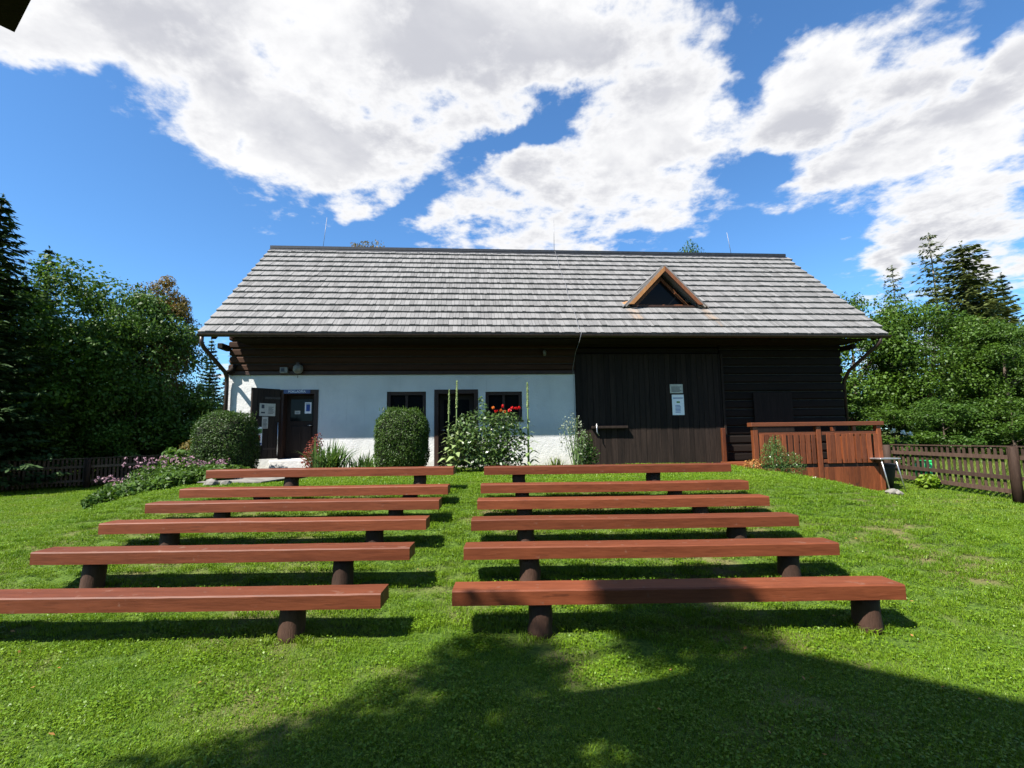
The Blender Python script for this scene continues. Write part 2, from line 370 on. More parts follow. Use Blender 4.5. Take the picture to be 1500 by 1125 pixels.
gz = lambda x, y: float(ground_z(x, y))

# ------------------------------------------------------------------ the log house (local axes: x along the front, y inwards, z world height)
YAW = math.radians(4.6); HO = Vector((0, 13.4, 0))
def hw(x, y, z=0.): c, s = math.cos(YAW), math.sin(YAW); return Vector((HO.x+c*x-s*y, HO.y+s*x+c*y, z))
house = thing('log_house', 'long low log house with white plastered front, dark barn end and grey shingle roof', 'house', HO, YAW)
XL, XR, XB, XC = -7.45, 9.65, 1.75, 5.93    # left corner, right corner, plaster/barn joint, barn/log joint
DEPTH = 6.0; ZW = 3.45
# plastered wall with its openings
ops = [(-6.15, -5.15, 1.26, 3.06), (-3.37, -2.33, 2.2, 2.99), (-2.11, -.93, .99, 3.04), (-.73, .27, 2.2, 2.975)]
w = MB(); cur = XL
for (a, b_, z0, z1) in ops:
    w.box(cur, a, 0, .35, .2, ZW); w.box(a, b_, 0, .35, .2, z0); w.box(a, b_, 0, .35, z1, ZW); cur = b_
w.box(cur, XB, 0, .35, .2, ZW)
w.build('plaster_wall', 'plaster', house)
box('end_wall', (XL, XL+.3, .352, DEPTH, .2, ZW), 'plaster', house); box('back_wall', (XL, XR, DEPTH, DEPTH+.3, .2, 4.4), 'darklog', house)
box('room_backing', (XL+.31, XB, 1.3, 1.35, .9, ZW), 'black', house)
box('sill_beam', (XL-.03, XB, -.05, .3, ZW, ZW+.10), 'frame', house)
# logs above the plaster, chinking between
nlog = 5; lh = .205; z = ZW+.11
for i in range(nlog):
    jx = random.uniform(-.03, .03)
    box('log', (XL-.02+jx, XB+.06, -.02+random.uniform(-.012, .012), .3, z, z+lh-.03), 'log', house, .03)
    box('chinking', (XL+.03, XB+.05, .02, .25, z+lh-.032, z+lh+.002), 'chink', house, 0)
    z += lh
# lower and upper logs of the right bay
z = .25; i = 0
while z < 4.45:
    box('log', (XC+.02, XR+random.uniform(-.03, .02), .0+random.uniform(-.015, .015), .3, z, z+.215), 'darklog', house, .03)
    box('chinking', (XC+.03, XR-.05, .05, .25, z+.213, z+.247), 'chink', house, 0); z += .245; i += 1
box('end_wall', (XR-.3, XR-.02, .31, DEPTH, .2, 4.4), 'darklog', house)
z = 4.0
for k in range(2): box('log', (XB+.07, XC, .0, .3, z+k*.2+.02, z+k*.2+.19), 'darklog', house, .03)
# vertical boards of the barn front, each its own board
x = XB+.02; k = 0
while x < XC-.03:
    wd = min(random.uniform(.13, .19), XC-.01-x)
    box('barn_board', (x, x+wd-.006, -.07+random.uniform(-.006, .006), -.035, .93+random.uniform(-.03, .03), 4.0), 'barn', house, .004); x += wd; k += 1
box('barn_backing', (XB+.01, XC, -.03, .3, .3, 4.0), 'darklog', house, 0)
box('foundation_sill', (XB+.01, XC, -.06, -.031, .6, .92), 'fascia_red', house)
box('corner_post', (XC-.005, XC+.06, -.10, .0, .6, 4.0), 'barn', house)
# timber beam end and latch bar on the barn front
lt = box('latch_bar', (2.15, 3.15, -.20, -.075, 1.93, 2.0), 'barn', house, .01)
MB().tube([(2.27, -.21, 2.07), (2.27, -.215, 1.84), (2.33, -.21, 1.74)], .013).build('latch_hook', 'metal', lt)
# gable triangles
for xx in (XL, XR-.3):
    MB().prism([(xx, -.02, 4.46), (xx, 3.0, 7.7), (xx, 6.02, 4.46)], (.28, 0, 0)).build('gable_boarding', 'darklog', house)
# doors and windows
def window(x0, x1, z0, z1):
    f = MB(); t_ = .09
    f.box(x0, x1, .03, .16, z1-t_, z1); f.box(x0, x1, .03, .16, z0, z0+t_); f.box(x0, x0+t_, .03, .16, z0+t_, z1-t_); f.box(x1-t_, x1, .03, .16, z0+t_, z1-t_)
    wn = f.build('window', 'frame', house)
    xm = (x0+x1)/2
    box('mullion', (xm-.035, xm+.035, .05, .15, z0+t_+.001, z1-t_-.001), 'frame', wn)
    for (a, b_) in ((x0+t_, xm-.035), (xm+.035, x1-t_)):
        box('pane', (a+.001, b_-.001, .10, .112, z0+t_+.001, z1-t_-.001), 'glass', wn, 0)
    box('window_sill', (x0-.03, x1+.03, -.04, .10, z0-.045, z0-.002), 'frame', wn)
window(*ops[1]); window(*ops[3])
def jamb(x0, x1, z0, z1, mat='frame'):
    f = MB(); t_ = .11
    f.box(x0, x0+t_, -.015, .3, z0, z1-t_); f.box(x1-t_, x1, -.015, .3, z0, z1-t_); f.box(x0, x1, -.017, .3, z1-t_, z1)
    return f.build('door_frame', mat, house)
jamb(*ops[0]); jamb(*ops[2])
d1 = box('door', (-6.04, -5.26, .24, .28, 1.28, 2.94), 'leaf_door', house)
box('door_window', (-5.93, -5.36, .225, .239, 2.24, 2.82), 'glass', d1, 0)
for k, xx in enumerate((-5.9, -5.62)): box('door_panel', (xx, xx+.24, .222, .239, 1.4, 2.1), 'leaf_door', d1)
MB().tube([(-5.36, .23, 2.12), (-5.36, .17, 2.12), (-5.47, .17, 2.12)], .011, 6).build('door_handle', 'metal', d1)
d2 = box('door', (-1.99, -1.05, .24, .28, 1.02, 2.92), 'leaf_door', house)
box('door_window', (-1.86, -1.18, .226, .239, 1.75, 2.78), 'glass', d2, 0)
MB().tube([(-1.93, .23, 1.95), (-1.93, .17, 1.95), (-1.83, .17, 1.95)], .011, 6).build('door_handle', 'metal', d2)
box('doorstep', (-6.2, -5.1, -.42, -.002, .7, 1.24), 'plaster', house, .02)
box('doorstep', (-2.15, -.9, -.35, -.002, .7, 1.0), 'stone', house, .02)
# the open outer leaf, hinged on the left jamb
lf = link('door_leaf', None, None, house, (-6.13, -.03, 0), (0, 0, math.radians(180+46)))
lfm = None
bpy.data.objects.remove(lf)
lm = MB(); 
lm.box(0, .72, -.025, .025, 1.27, 3.07)
leaf = lm.build('door_leaf', 'leaf_door', house, .005, (-6.13, -.03, 0), (0, 0, math.radians(180+46)))
for k in range(5): box('leaf_board', (.01+k*.142, .145+k*.142, .026, .04, 1.29, 3.05), 'leaf_door', leaf, .003)
for zz_ in (1.5, 2.8): box('hinge', (.0, .4, .041, .048, zz_, zz_+.05), 'gutter', leaf, 0)
MB().tube([(.06, .08, 1.35), (.06, .08, 2.2)], .012, 6).build('leaf_bar', 'metal', leaf)
# porch door and bench against the dark logs
box('door', (6.85, 8.0, -.06, -.02, 1.0, 2.9), 'barn', house)
# eaves: rafters, soffit, gutters
TAN = 3.69/4.0
roof_z = lambda y: 4.37+(y+1.0)*TAN
RXL, RXR = -7.67, 10.12
box('soffit', (-7.0, RXR-.45, -.93, -.05, 4.25, 4.28), 'soffit', house, 0)
for k in range(19):
    xx = RXL+.28+k*(RXR-RXL-.56)/18
    MB().prism([(xx-.06, -.98, 4.22), (xx-.06, -.98, 4.34), (xx-.06, 1.0, 4.34+1.98*TAN-.05), (xx-.06, 1.0, 4.22+1.98*TAN-.05)], (.12, 0, 0)).build('rafter', 'soffit', house)
for xx in (XL-.15, XR+.02): box('purlin_end', (xx, xx+.14, -.38, 0.1, 4.10, 4.24), 'soffit', house, .015)
# roof deck and shingles
MB().prism([(RXL, -1.0, 4.335), (RXL, 3.0, 8.02), (RXL, 7.0, 4.335), (RXL, 7.0, 4.28), (RXL, 3.0, 7.96), (RXL, -1.0, 4.28)], (RXR-RXL, 0, 0)).build('roof', 'soffit', house)
roof = house.children[-1] if False else [o for o in bpy.data.objects if o.name.startswith('roof')][0]
SL = math.hypot(4, 3.69); uS = Vector((0, 4/SL, 3.69/SL)); nS = Vector((0, -3.69/SL, 4/SL))
NC = 15; EXPO = (SL+.03)/NC
dormer_cut = lambda x, s: (abs(x-4.42) < 1.02*(1-(s-1.56)/1.55) and 1.56 < s < 3.1)
TH = .065
variants = []
def shingle_verts(x0, wd, s0, ln, th, ang=0.):
    # wedge: thick butt at the lower end
    base = Vector((0, -1.04, 4.345)); p = []
    for (xx, s, h) in ((x0, s0, .012), (x0+wd, s0, .012), (x0+wd, s0+ln, .0), (x0, s0+ln, .0)): p.append(base+uS*s+nS*h+Vector((xx, 0, 0)))
    for (xx, s, h) in ((x0, s0, .012+th), (x0+wd, s0, .012+th), (x0+wd, s0+ln, .012), (x0, s0+ln, .012)): p.append(base+uS*s+nS*h+Vector((xx, 0, 0)))
    return p
SF = [(0, 3, 2, 1), (4, 5, 6, 7), (0, 1, 5, 4), (1, 2, 6, 5), (2, 3, 7, 6), (3, 0, 4, 7)]
rest_v, rest_f, rest_t = [], [], []; single = 0
mesh_cache = {}
for c in range(NC):
    x = RXL-.05; s0 = c*EXPO
    while x < RXR+.04:
        wd = random.choice((.075, .09, .105, .12, .14)); s_j = s0+random.uniform(-.007, .007); th = TH+random.uniform(-.008, .010)
        if not dormer_cut(x+wd/2, s0+.15):
            if c < 2 and single < 298:
                key = (wd, random.randint(0, 2))
                if key not in mesh_cache:
                    o0 = shingle_verts(0, wd-.006, 0, EXPO+.10, TH+random.uniform(-.008, .010))
                    me = bpy.data.meshes.new('shingle'); off = Vector((0, -1.04, 4.345)); me.from_pydata([tuple(p-off) for p in o0], [], SF); mesh_cache[key] = me
                p = Vector((0, -1.04, 4.345))+uS*s_j+Vector((x, 0, 0)); link('shingle', mesh_cache[key], 'shingle', roof, p); single += 1
            else:
                b0 = len(rest_v); rest_v += [tuple(p) for p in shingle_verts(x, wd-.006, s_j, EXPO+.10 if c < NC-1 else EXPO-.02, th)]
                rest_f += [tuple(i+b0 for i in f) for f in SF]; rest_t += [random.random()]*8
        x += wd
me = bpy.data.meshes.new('shingle_courses'); me.from_pydata(rest_v, [], rest_f)
a = me.attributes.new('tint', 'FLOAT', 'POINT'); a.data.foreach_set('value', rest_t)
props(link('shingle_courses', me, 'shingle', roof), kind='stuff')
rcap = MB(); rcap.prism([(RXL-.06, 2.78, 7.93), (RXL-.06, 3.0, 8.13), (RXL-.06, 3.22, 7.93), (RXL-.06, 3.22, 7.90), (RXL-.06, 3.0, 8.09), (RXL-.06, 2.78, 7.90)], (RXR-RXL+.12, 0, 0))
rcap.box(RXL-.06, RXR+.06, 2.90, 3.1, 8.06, 8.15)
rcap.build('ridge_cap', 'ridge', roof)
# dormer
DX, DZ0, DZ1, DY = 4.42, 5.43, 6.53, .12
dorm = MB().prism([(3.37, DY+.30, DZ0-.02), (5.47, DY+.30, DZ0-.02), (DX, DY+.30, DZ1-.08)], (0, .03, 0)).build('dormer', 'black', house)
hwid = 1.06
for sgn, mt, nm in ((-1, 'fascia', 'left'), (1, 'fascia_red', 'right')):  # left boards coloured as sunlit, right ones as shaded
    dx = sgn*hwid; dz = DZ0-DZ1; ln = math.hypot(dx, dz); px_, pz_ = -dz/ln*sgn*sgn, 0
    nrm = Vector((-dz*sgn/ln*1.0, 0, abs(dx)/ln)); e0 = Vector((DX, DY-.255, DZ1+.01)); e1 = Vector((DX+dx*1.02, DY-.255, DZ0-.01))
    inn = -nrm*.13
    MB().prism([e0, e1, e1+Vector((-sgn*.14, 0, 0)), e0+Vector((0, 0, -.14))], (0, .045, 0)).build('dormer_fascia', mt, dorm)
    # roof slope of the dormer: triangle running back into the main roof
    back = Vector((DX, -1.0+(DZ1-4.37)/TAN+.05, DZ1))
    lo = Vector((DX+dx*1.10, DY-.02, DZ1+dz*1.10)); ap = Vector((DX, DY-.2, DZ1)); fr = Vector((DX+dx*1.08, DY-.2, DZ1+dz*1.08))
    up = nrm*.045
    sl = MB().prism([ap+nrm*.01, fr+nrm*.01, lo+nrm*.01+Vector((0, .2, 0)), back+nrm*.01], up).build('dormer_roof', 'shingle', dorm)
    for q in range(3):   # stepped shingle courses of the dormer slope
        t0, t1 = q/3+.02, (q+1)/3+.05
        a0 = ap.lerp(fr, t0); a1 = ap.lerp(fr, t1); b1 = back.lerp(lo+Vector((0, .2, 0)), t1); b0_ = back.lerp(lo+Vector((0, .2, 0)), t0)
        MB().prism([a0+up*1.1, a1+up*1.6, b1+up*1.6, b0_+up*1.1], nrm*.025).build('dormer_shingles', 'shingle', dorm)
    # flashing boards at the foot
    MB().prism([(DX+dx*1.0, DY-.14, DZ0-.05), (DX+dx*1.2, DY+.02, DZ0+.0), (DX+dx*1.18, DY+.06, DZ0+.05), (DX+dx*.98, DY-.05, DZ0+.1)], (0, .05, .05)).build('flashing_board', 'fascia' if sgn < 0 else 'fascia_red', dorm)  # flashing takes the same painted sunlit and shaded tones
wf = MB(); 
MB().prism([(DX-.78, DY+.14, DZ0+.05), (DX+.78, DY+.14, DZ0+.05), (DX, DY+.14, DZ1-.22)], (0, .012, 0)).build('dormer_pane', 'glass', dorm)
for sgn in (-1, 1):
    MB().prism([(DX+sgn*.86, DY+.10, DZ0+.03), (DX+sgn*.74, DY+.10, DZ0+.03), (DX, DY+.10, DZ1-.31), (DX, DY+.10, DZ1-.20)], (0, .035, 0)).build('dormer_window_frame', 'fascia_red', dorm)
box('dormer_window_frame', (DX-.74, DX+.74, DY+.095, DY+.138, DZ0+.0, DZ0+.075), 'fascia_red', dorm)
box('dormer_sill', (DX-.98, DX+.98, DY-.12, DY+.10, DZ0-.055, DZ0-.005), 'frame', dorm)
# gutter, downpipes
g = MB(); prof = [(math.cos(a_)*.075, math.sin(a_)*.075) for a_ in np.linspace(math.pi, 2*math.pi, 9)]
prof += [(c_*.88, s_*.88) for (c_, s_) in prof[::-1]]
g.prism([(RXL-.02, -1.09+c_, 4.33+s_) for (c_, s_) in prof], (RXR-RXL+.1, 0, 0)); g.build('gutter', 'gutter', house)
MB().tube([(RXL+.06, -1.09, 4.27), (RXL+.06, -1.09, 4.12), (RXL+.10, -1.05, 4.0), (XL-.01, -.22, 3.52), (XL+.0, -.12, 3.4), (XL+.0, -.10, 3.2), (XL+.0, -.10, 1.0)], .05, 10).build('downpipe', 'gutter', house)
MB().tube([(RXR-.2, -1.09, 4.27), (RXR-.2, -1.09, 4.18), (RXR-.25, -1.04, 4.08), (XR+.06, -.16, 3.5), (XR+.06, -.08, 3.4), (XR+.08, .1, 3.2), (XR+.08, .12, .5)], .05, 10).build('downpipe', 'gutter', house)
MB().tube([(XL-.02, -.12, 3.5), (XL+.1, -.10, 3.56), (XL+.17, -.04, 3.72)], [.05, .07, .05], 6).build('corner_bracket', 'soffit', house)
# lightning rods and conductor
for (x0, z0, x1, z1) in ((-6.06, 8.1, -5.95, 9.2), (1.78, 8.1, 1.79, 9.36), (8.2, 8.1, 8.08, 8.95)):
    MB().tube([(x0, 3.0, z0), (x1, 3.0, z1)], .008, 6).build('lightning_rod', 'wire', house)
cw = [(1.79, 3.0, 8.2)]+[(1.78-.09*k/8*(1 if k < 8 else 1)+.02*math.sin(k*2), 3.0-k*.5, roof_z(3.0-k*.5)+.13) for k in range(1, 9)]
cw += [(1.70, -1.2, 4.36), (1.66, -1.12, 4.15), (1.66, -.6, 3.95), (1.68, -.1, 3.6), (1.70, -.08, 3.2), (1.71, -.09, 1.0)]
MB().tube(cw, .006, 5).build('conductor_wire', 'wire', house)

# things fixed on the walls
def paper(name, label, cat, centre, w_, h_, rot, mat, prints, group=None, th=.004):
    """a sheet standing in its own plane: local x along the sheet, z up, -y towards the viewer"""
    t_ = thing(name, label, cat, centre, rot, group)
    box('sheet', (-w_/2, w_/2, 0, th, -h_/2, h_/2), mat, t_, 0)
    for (x0, x1, z0, z1, m_) in prints:
        box('print', (x0*w_/2, x1*w_/2, -.0025, -.0005, z0*h_/2, z1*h_/2), m_, t_, 0)
    return t_
lines = lambda z0, z1, n, x0=-.7, x1=.7, m='ink': [(x0, x1*random.uniform(.6, 1), z0+(z1-z0)*k/n, z0+(z1-z0)*k/n+abs(z1-z0)/n*.4, m) for k in range(n)]
random.seed(3)
paper('notice_sheet', 'tall white notice sheet pinned on the dark barn boards', 'notice', hw(4.63, -.085, 2.565), .34, .57, YAW, 'paper', [(-.8, .85, .62, .70, 'ink_blue'), (-.25, .3, .18, .34, 'ink_green')]+lines(-.75, .05, 6, -.5, .5, 'ink_blue'))
paper('notice_board', 'small grey weathered board above the tall white notice on the barn', 'notice', hw(4.60, -.087, 3.015), .37, .25, YAW, 'paper_old', lines(-.7, .6, 5, -.8, .8, 'ink'))
LA = YAW+math.radians(46)
def leafpt(u, z_, off=.052): 
    a_ = math.radians(180+46); q = Vector((-6.13+math.cos(a_)*u-math.sin(a_)*off, -.03+math.sin(a_)*u+math.cos(a_)*off)); return hw(q.x, q.y, z_)
paper('notice_board', 'pale landscape notice with a dark crest on the open door leaf', 'notice', leafpt(.33, 2.52), .40, .32, LA, 'paper_old', [(-.75, -.4, .2, .8, 'ink'), (-.8, -.3, -.6, -.35, 'ink')]+lines(-.6, .6, 6, .1, .9, 'ink'))
paper('notice_sheet', 'narrow pale slip below the crest notice on the door leaf', 'notice', leafpt(.38, 2.19), .15, .30, LA, 'paper_old', lines(-.8, .7, 7, -.7, .7, 'ink'))
paper('poster', 'small green and red poster low on the open door leaf', 'poster', leafpt(.55, 1.85), .22, .46, LA, 'paper', [(-.95, .95, .3, .8, 'ink_green'), (-.1, .6, -.5, .1, 'ink_red'), (-.8, -.3, -.5, .1, 'ink_red'), (-.95, .95, -.95, -.75, 'ink_blue')])
paper('notice_sheet', 'bluish white sheet in the ticket office door window', 'notice', hw(-5.48, .215, 2.59), .17, .30, YAW, 'paper', [(-.6, .6, -.6, .6, 'ink_blue')]+lines(.65, .9, 2, -.8, .8))
paper('notice_sheet', 'small pale card in the ticket office door window', 'notice', hw(-5.75, .215, 2.47), .14, .09, YAW, 'paper_old', lines(-.5, .5, 2, -.7, .7))
sg = thing('door_sign', 'narrow blue sign with pale lettering over the ticket office door', 'sign', hw(-5.70, -.03, 3.005), YAW)
box('sign_plate', (-.34, .34, 0, .012, -.05, .05), 'sign_blue', sg, .002)
tcu = bpy.data.curves.new('lettering', 'FONT'); tcu.body = 'POKLADŇA'; tcu.size = .085; tcu.align_x = 'CENTER'; tcu.align_y = 'CENTER'; tcu.extrude = .001
to = bpy.data.objects.new('tmp', tcu); COL.objects.link(to); dg = bpy.context.evaluated_depsgraph_get(); dg.update()
tm = bpy.data.meshes.new_from_object(to.evaluated_get(dg)); bpy.data.objects.remove(to); tm.materials.clear()
link('lettering', tm, 'paper', sg, (0, -.003, 0), (math.pi/2, 0, 0))
t_ = thing('wall_lamp', 'round glass lamp hanging under the eaves by the ticket office door', 'lamp', hw(-5.66, -.12, 3.6), YAW)
MB().tube([(0, 0, .12), (0, 0, .10), (0, 0, .05), (0, 0, -.05), (0, 0, -.11), (0, 0, -.125)], [.03, .09, .125, .125, .08, .02], 14).build('globe', 'lamp', t_)
box('mount', (-.04, .04, -.04, .13, .12, .17), 'gutter', t_); MB().tube([(0, 0, -.12), (0, 0, -.24)], .006, 5).build('pull_cord', 'gutter', t_)
t_ = thing('wall_box', 'small pale box fixed on the logs beside the round lamp', 'box', hw(-6.03, -.06, 3.57), YAW)
box('casing', (-.10, .10, -.05, .05, -.08, .08), 'lamp', t_, .01); box('label_plate', (-.07, .02, -.056, -.051, -.04, .05), 'ink', t_, 0)
t_ = thing('spot_lamp', 'tiny pale spot lamp on the logs near the conductor wire', 'lamp', hw(.9, -.1, 4.02), YAW)
MB().tube([(0, .08, .05), (0, 0, .04), (0, -.03, -.06)], [.02, .05, .04], 8).build('shade', 'lamp', t_); box('bracket', (-.02, .02, .03, .09, .04, .10), 'gutter', t_)

# ------------------------------------------------------------------ porch
PY0, PX0, PX1 = -1.75, 5.76, 9.10; PTOP, PFL = 1.98, .98
porch = thing('porch', 'red-brown boarded wooden porch with railing at the barn end of the house', 'porch', HO, YAW)
box('porch_floor', (PX0, PX1, PY0+.03, -.08, PFL-.08, PFL), 'porch_h', porch)
for xx in (PX0, 7.39, PX1-.12): box('post', (xx, xx+.12, PY0-.03, PY0+.09, .3, PTOP-.08), 'porch', porch, .008)
for xx in (PX1-.11, PX0+.01): box('post', (xx, xx+.1, -.25, -.15, .3, PTOP-.08), 'porch', porch, .008)
box('handrail', (PX0-.06, PX1+.06, PY0-.07, PY0+.13, PTOP-.075, PTOP+.025), 'porch_h', porch, .008)
for (a, b_) in ((PX0+.122, 7.388), (7.512, PX1-.122)): 
    box('rail', (a, b_, PY0, PY0+.05, 1.68, 1.775), 'porch_h', porch); box('rail', (a, b_, PY0+.0, PY0+.05, 1.0, 1.08), 'porch_h', porch)
for xx in (8.38, ): box('strut', (xx, xx+.09, PY0+.01, PY0+.07, 1.777, PTOP-.08), 'porch', porch)
x = PX0+.14
while x < PX1-.16:
    wd = random.uniform(.085, .125)
    if not (7.30 < x < 7.51):
        o = box('picket', (-wd/2, wd/2, PY0-.032, PY0-.008, 0.985, 1.705+random.uniform(-.012, .012)), 'porch', porch, .004, (x+wd/2, 0, 0)); o.rotation_euler = (0, random.uniform(-.02, .02), 0)
    x += wd+random.uniform(.018, .045)
box('skirt_beam', (PX0, PX1, PY0+.02, PY0+.09, .88, .97), 'frame', porch)
x = PX0+.0
while x < PX1-.02:
    wd = min(random.uniform(.15, .2), PX1-x); box('skirt_board', (x, x+wd-.005, PY0-.005, PY0+.018, .2, .89), 'porch', porch, .003); x += wd
for sgn, xx in ((0, PX1-.03), ):
    y_ = PY0+.12
    while y_ < -.3: box('picket', (xx, xx+.025, y_, y_+.10, .3, 1.64), 'porch', porch, .004); y_ += .125
box('handrail', (PX1-.14, PX1+.04, PY0+.132, -.1, PTOP-.046, PTOP+.033), 'porch_h', porch)

# ------------------------------------------------------------------ benches
benchR = [(4.505, -.555, 3.445, .338, 785, 1257), (5.397, -.542, 3.458, .511, 772, 1141), (6.147, -.524, 3.476, .677, 767, 1070), (6.865, -.50, 3.50, .822, 765, 1019), (7.453, -.49, 3.51, .975, 762, 984), (8.06, -.473, 3.527, 1.2, 758, 954)]
benchL = [(4.47, -5.20, -1.175, .335, -20, 435), (5.33, -5.102, -1.102, .538, 148, 505), (6.146, -5.074, -1.074, .698, 253, 549), (6.817, -5.016, -1.016, .845, 329, 580), (7.435, -4.976, -.976, .972, 384, 600), (8.058, -4.97, -.97, 1.21, 428, 614)]
ordn = ['sixth', 'fifth', 'fourth', 'third', 'second', 'first']
LEGS = []
def bench(y, x0, x1, zm, leg_x, label, group):
    t_ = thing('bench', label, 'bench', ((x0+x1)/2, y+.145, gz((x0+x1)/2, y+.145)), random.uniform(-.004, .004), group)
    hl = (x1-x0)/2; g0 = t_.location.z; n = 24; m_ = MB(); th = .064; rings = []
    sec = [(-.145, -th), (.145, -th), (.145, th-.012), (.133, th), (-.133, th), (-.145, th-.012)]
    ph = random.uniform(0, 6)
    for i in range(n+1):
        xx = -hl+2*hl*i/n; dz = .0018*math.sin(i*.3+ph)+random.uniform(-.0015, .0015); dy = .002*math.sin(i*.37+ph*2)
        rings.append([(xx, a_+dy+random.uniform(-.001, .001), zm-g0+b_+dz) for a_, b_ in sec])
    vs = [p for r in rings for p in r]; k = len(sec)
    m_.add(vs, [(i*k+j, i*k+(j+1) % k, (i+1)*k+(j+1) % k, (i+1)*k+j) for i in range(n) for j in range(k)]+[tuple(range(k))[::-1], tuple(n*k+j for j in range(k))])
    m_.build('seat_plank', 'bench', t_)
    for lx in leg_x:
        r = random.uniform(.105, .118); zt = zm-g0-th+.004; xl = lx-(x0+x1)/2; yl = random.uniform(-.01, .02); zb = gz(lx, y+.145)-g0-.06
        m_ = MB(); m_.tube([(xl+random.uniform(-.008, .008), yl+.006*q, zb+(zt-zb)*q/4) for q in range(5)], [r*1.06, r*1.02, r, r*.98, r*.97], 16)
        m_.v = [(p[0]*1+random.uniform(-.004, .004), p[1]+random.uniform(-.004, .004), p[2]) for p in m_.v]
        m_.build('leg', 'log_leg', t_); LEGS.append((lx, y+.145))
    return t_
for rows, side in ((benchR, 'barn-door'), (benchL, 'white-wall')):
    for i, (y, x0, x1, zm, la, lb) in enumerate(rows):
        px = [(p-750)/720*(y+.14)*.995 for p in (la, lb)]
        px = [min(max(q, x0+.3), x1-.25) for q in px]
        bench(y, x0, x1, zm, px, 'red-brown plank bench, %s row from the house, on the %s side of the aisle' % (ordn[i], side), 'plank benches on the grass bank')

# ------------------------------------------------------------------ fences
def fence(name, label, pts, zt, zb_off, spacing, mat, grey, cat='fence', group=None, posts=True, post_every=None, wd=.075, rails=(.2, .62, .9), cap=True):
    base = Vector((*pts[0], 0)); t_ = thing(name, label, cat, (pts[0][0], pts[0][1], gz(*pts[0])), 0, group); z0 = t_.location.z
    for (a, b_) in zip(pts[:-1], pts[1:]):
        A, B = Vector(a), Vector(b_); d = (B-A); ln = d.length; d.normalize(); nrm = Vector((-d.y, d.x)); ang = math.atan2(d.y, d.x)
        n = int(ln/spacing)
        for k in range(n):
            p = A+d*(k+.5)*spacing; zg = gz(p.x, p.y); top = zt(p) if callable(zt) else zt
            hgt = top-zg-random.uniform(.0, .02)-(0.02 if cap else 0); w_ = wd*random.uniform(.85, 1.12)
            o = box('picket', (-w_/2, w_/2, -.012, .012, zb_off, hgt), mat, t_, .003, (p.x-base.x, p.y-base.y, zg-z0)); o.rotation_euler = (0, random.uniform(-.012, .012), ang)
        zA, zB = gz(*A), gz(*B)
        for rz in rails:
            m_ = MB(); a0 = A-nrm*.055; b0 = B-nrm*.055
            za = zA+(zt(A) - zA)*rz if callable(zt) else zA+(zt-zA)*rz; zb = zB+((zt(B) if callable(zt) else zt)-zB)*rz
            m_.prism([(a0.x-base.x, a0.y-base.y, za-.045-z0), (a0.x-base.x, a0.y-base.y, za+.045-z0), (b0.x-base.x, b0.y-base.y, zb+.045-z0), (b0.x-base.x, b0.y-base.y, zb-.045-z0)], (nrm.x*.04, nrm.y*.04, 0)).build('rail', grey, t_)
        if cap:
            za, zb = (zt(A), zt(B)) if callable(zt) else (zt, zt); a0 = A-nrm*.035; b0 = B-nrm*.035
            MB().prism([(a0.x-base.x, a0.y-base.y, za-.012-z0), (a0.x-base.x, a0.y-base.y, za+.015-z0), (b0.x-base.x, b0.y-base.y, zb+.015-z0), (b0.x-base.x, b0.y-base.y, zb-.012-z0)], (nrm.x*.07, nrm.y*.07, 0)).build('cap_rail', grey, t_)
        m = max(1, round(ln/post_every))
        for k in range(m+1):
            p = A+d*ln*k/m-nrm*.16; zg = gz(p.x, p.y); top = (zt(p) if callable(zt) else zt)
            MB().tube([(p.x-base.x, p.y-base.y, zg-z0-.1), (p.x-base.x, p.y-base.y, (zg+top)/2-z0), (p.x-base.x, p.y-base.y, top-z0-.01), (p.x-base.x, p.y-base.y, top-z0)], [.095, .09, .088, .07], 12).build('post', 'fence', t_)
fence('picket_fence', 'dark brown picket fence with round posts running from the porch down the lawn', [(10.45, 13.7), (10.95, 10.75), (11.45, 7.8)], lambda p: 1.38, .12, spacing=.13, mat='fence', grey='fence', post_every=3.0, wd=.058, rails=(.17, .42, .80))
fence('picket_fence', 'weathered picket fence under the dark trees beyond the flower bed', [(-20.2, 14.4), (-16.2, 18.9), (-12.2, 23.4)], lambda p: 1.15+max(0, (p[1]-18.9))*.02, .1, .125, 'fence', 'fence_grey', post_every=6.0, rails=(.25, .72))

# ------------------------------------------------------------------ small things by the porch
tb = thing('folding_table', 'small grey folding table with bent metal legs beside the porch', 'table', (9.12, 12.25, gz(9.12, 12.25)), .1)
h_ = 1.09-tb.location.z
box('table_top', (-.27, .27, -.22, .22, h_-.02, h_+.012), 'metal', tb, .008)
for (a, b_) in (((-.22, -.18), (-.13, -.26)), ((-.22, .18), (-.16, .2)), ((.16, -.18), (.33, -.2)), ((.12, .18), (.25, .2))):
    MB().tube([(a[0], a[1], h_-.02), ((a[0]+b_[0])/2, (a[1]+b_[1])/2, h_/2), (b_[0], b_[1], 0)], .014, 7).build('leg', 'metal', tb)
tub = thing('black_tub', 'round black tub standing under the folding table by the fence', 'tub', (9.35, 12.75, gz(9.35, 12.75)), 0)
MB().tube([(0, 0, 0), (0, 0, .3), (0, 0, .52), (0, 0, .58)], [.26, .32, .35, .36], 18).build('tub_body', 'black', tub); MB().tube([(0, 0, .57), (0, 0, .62)], [.375, .37], 18).build('rim', 'black', tub)
def rock(name, label, loc, r, seed, group=None):
    bm = bmesh.new(); bmesh.ops.create_icosphere(bm, subdivisions=2, radius=r); rr = random.Random(seed)
    for v in bm.verts: v.co *= rr.uniform(.8, 1.15); v.co.z *= .65
    me_ = bpy.data.meshes.new(name); bm.to_mesh(me_); bm.free(); props(link(name, me_, 'stone', None, loc), label, 'stone', group)
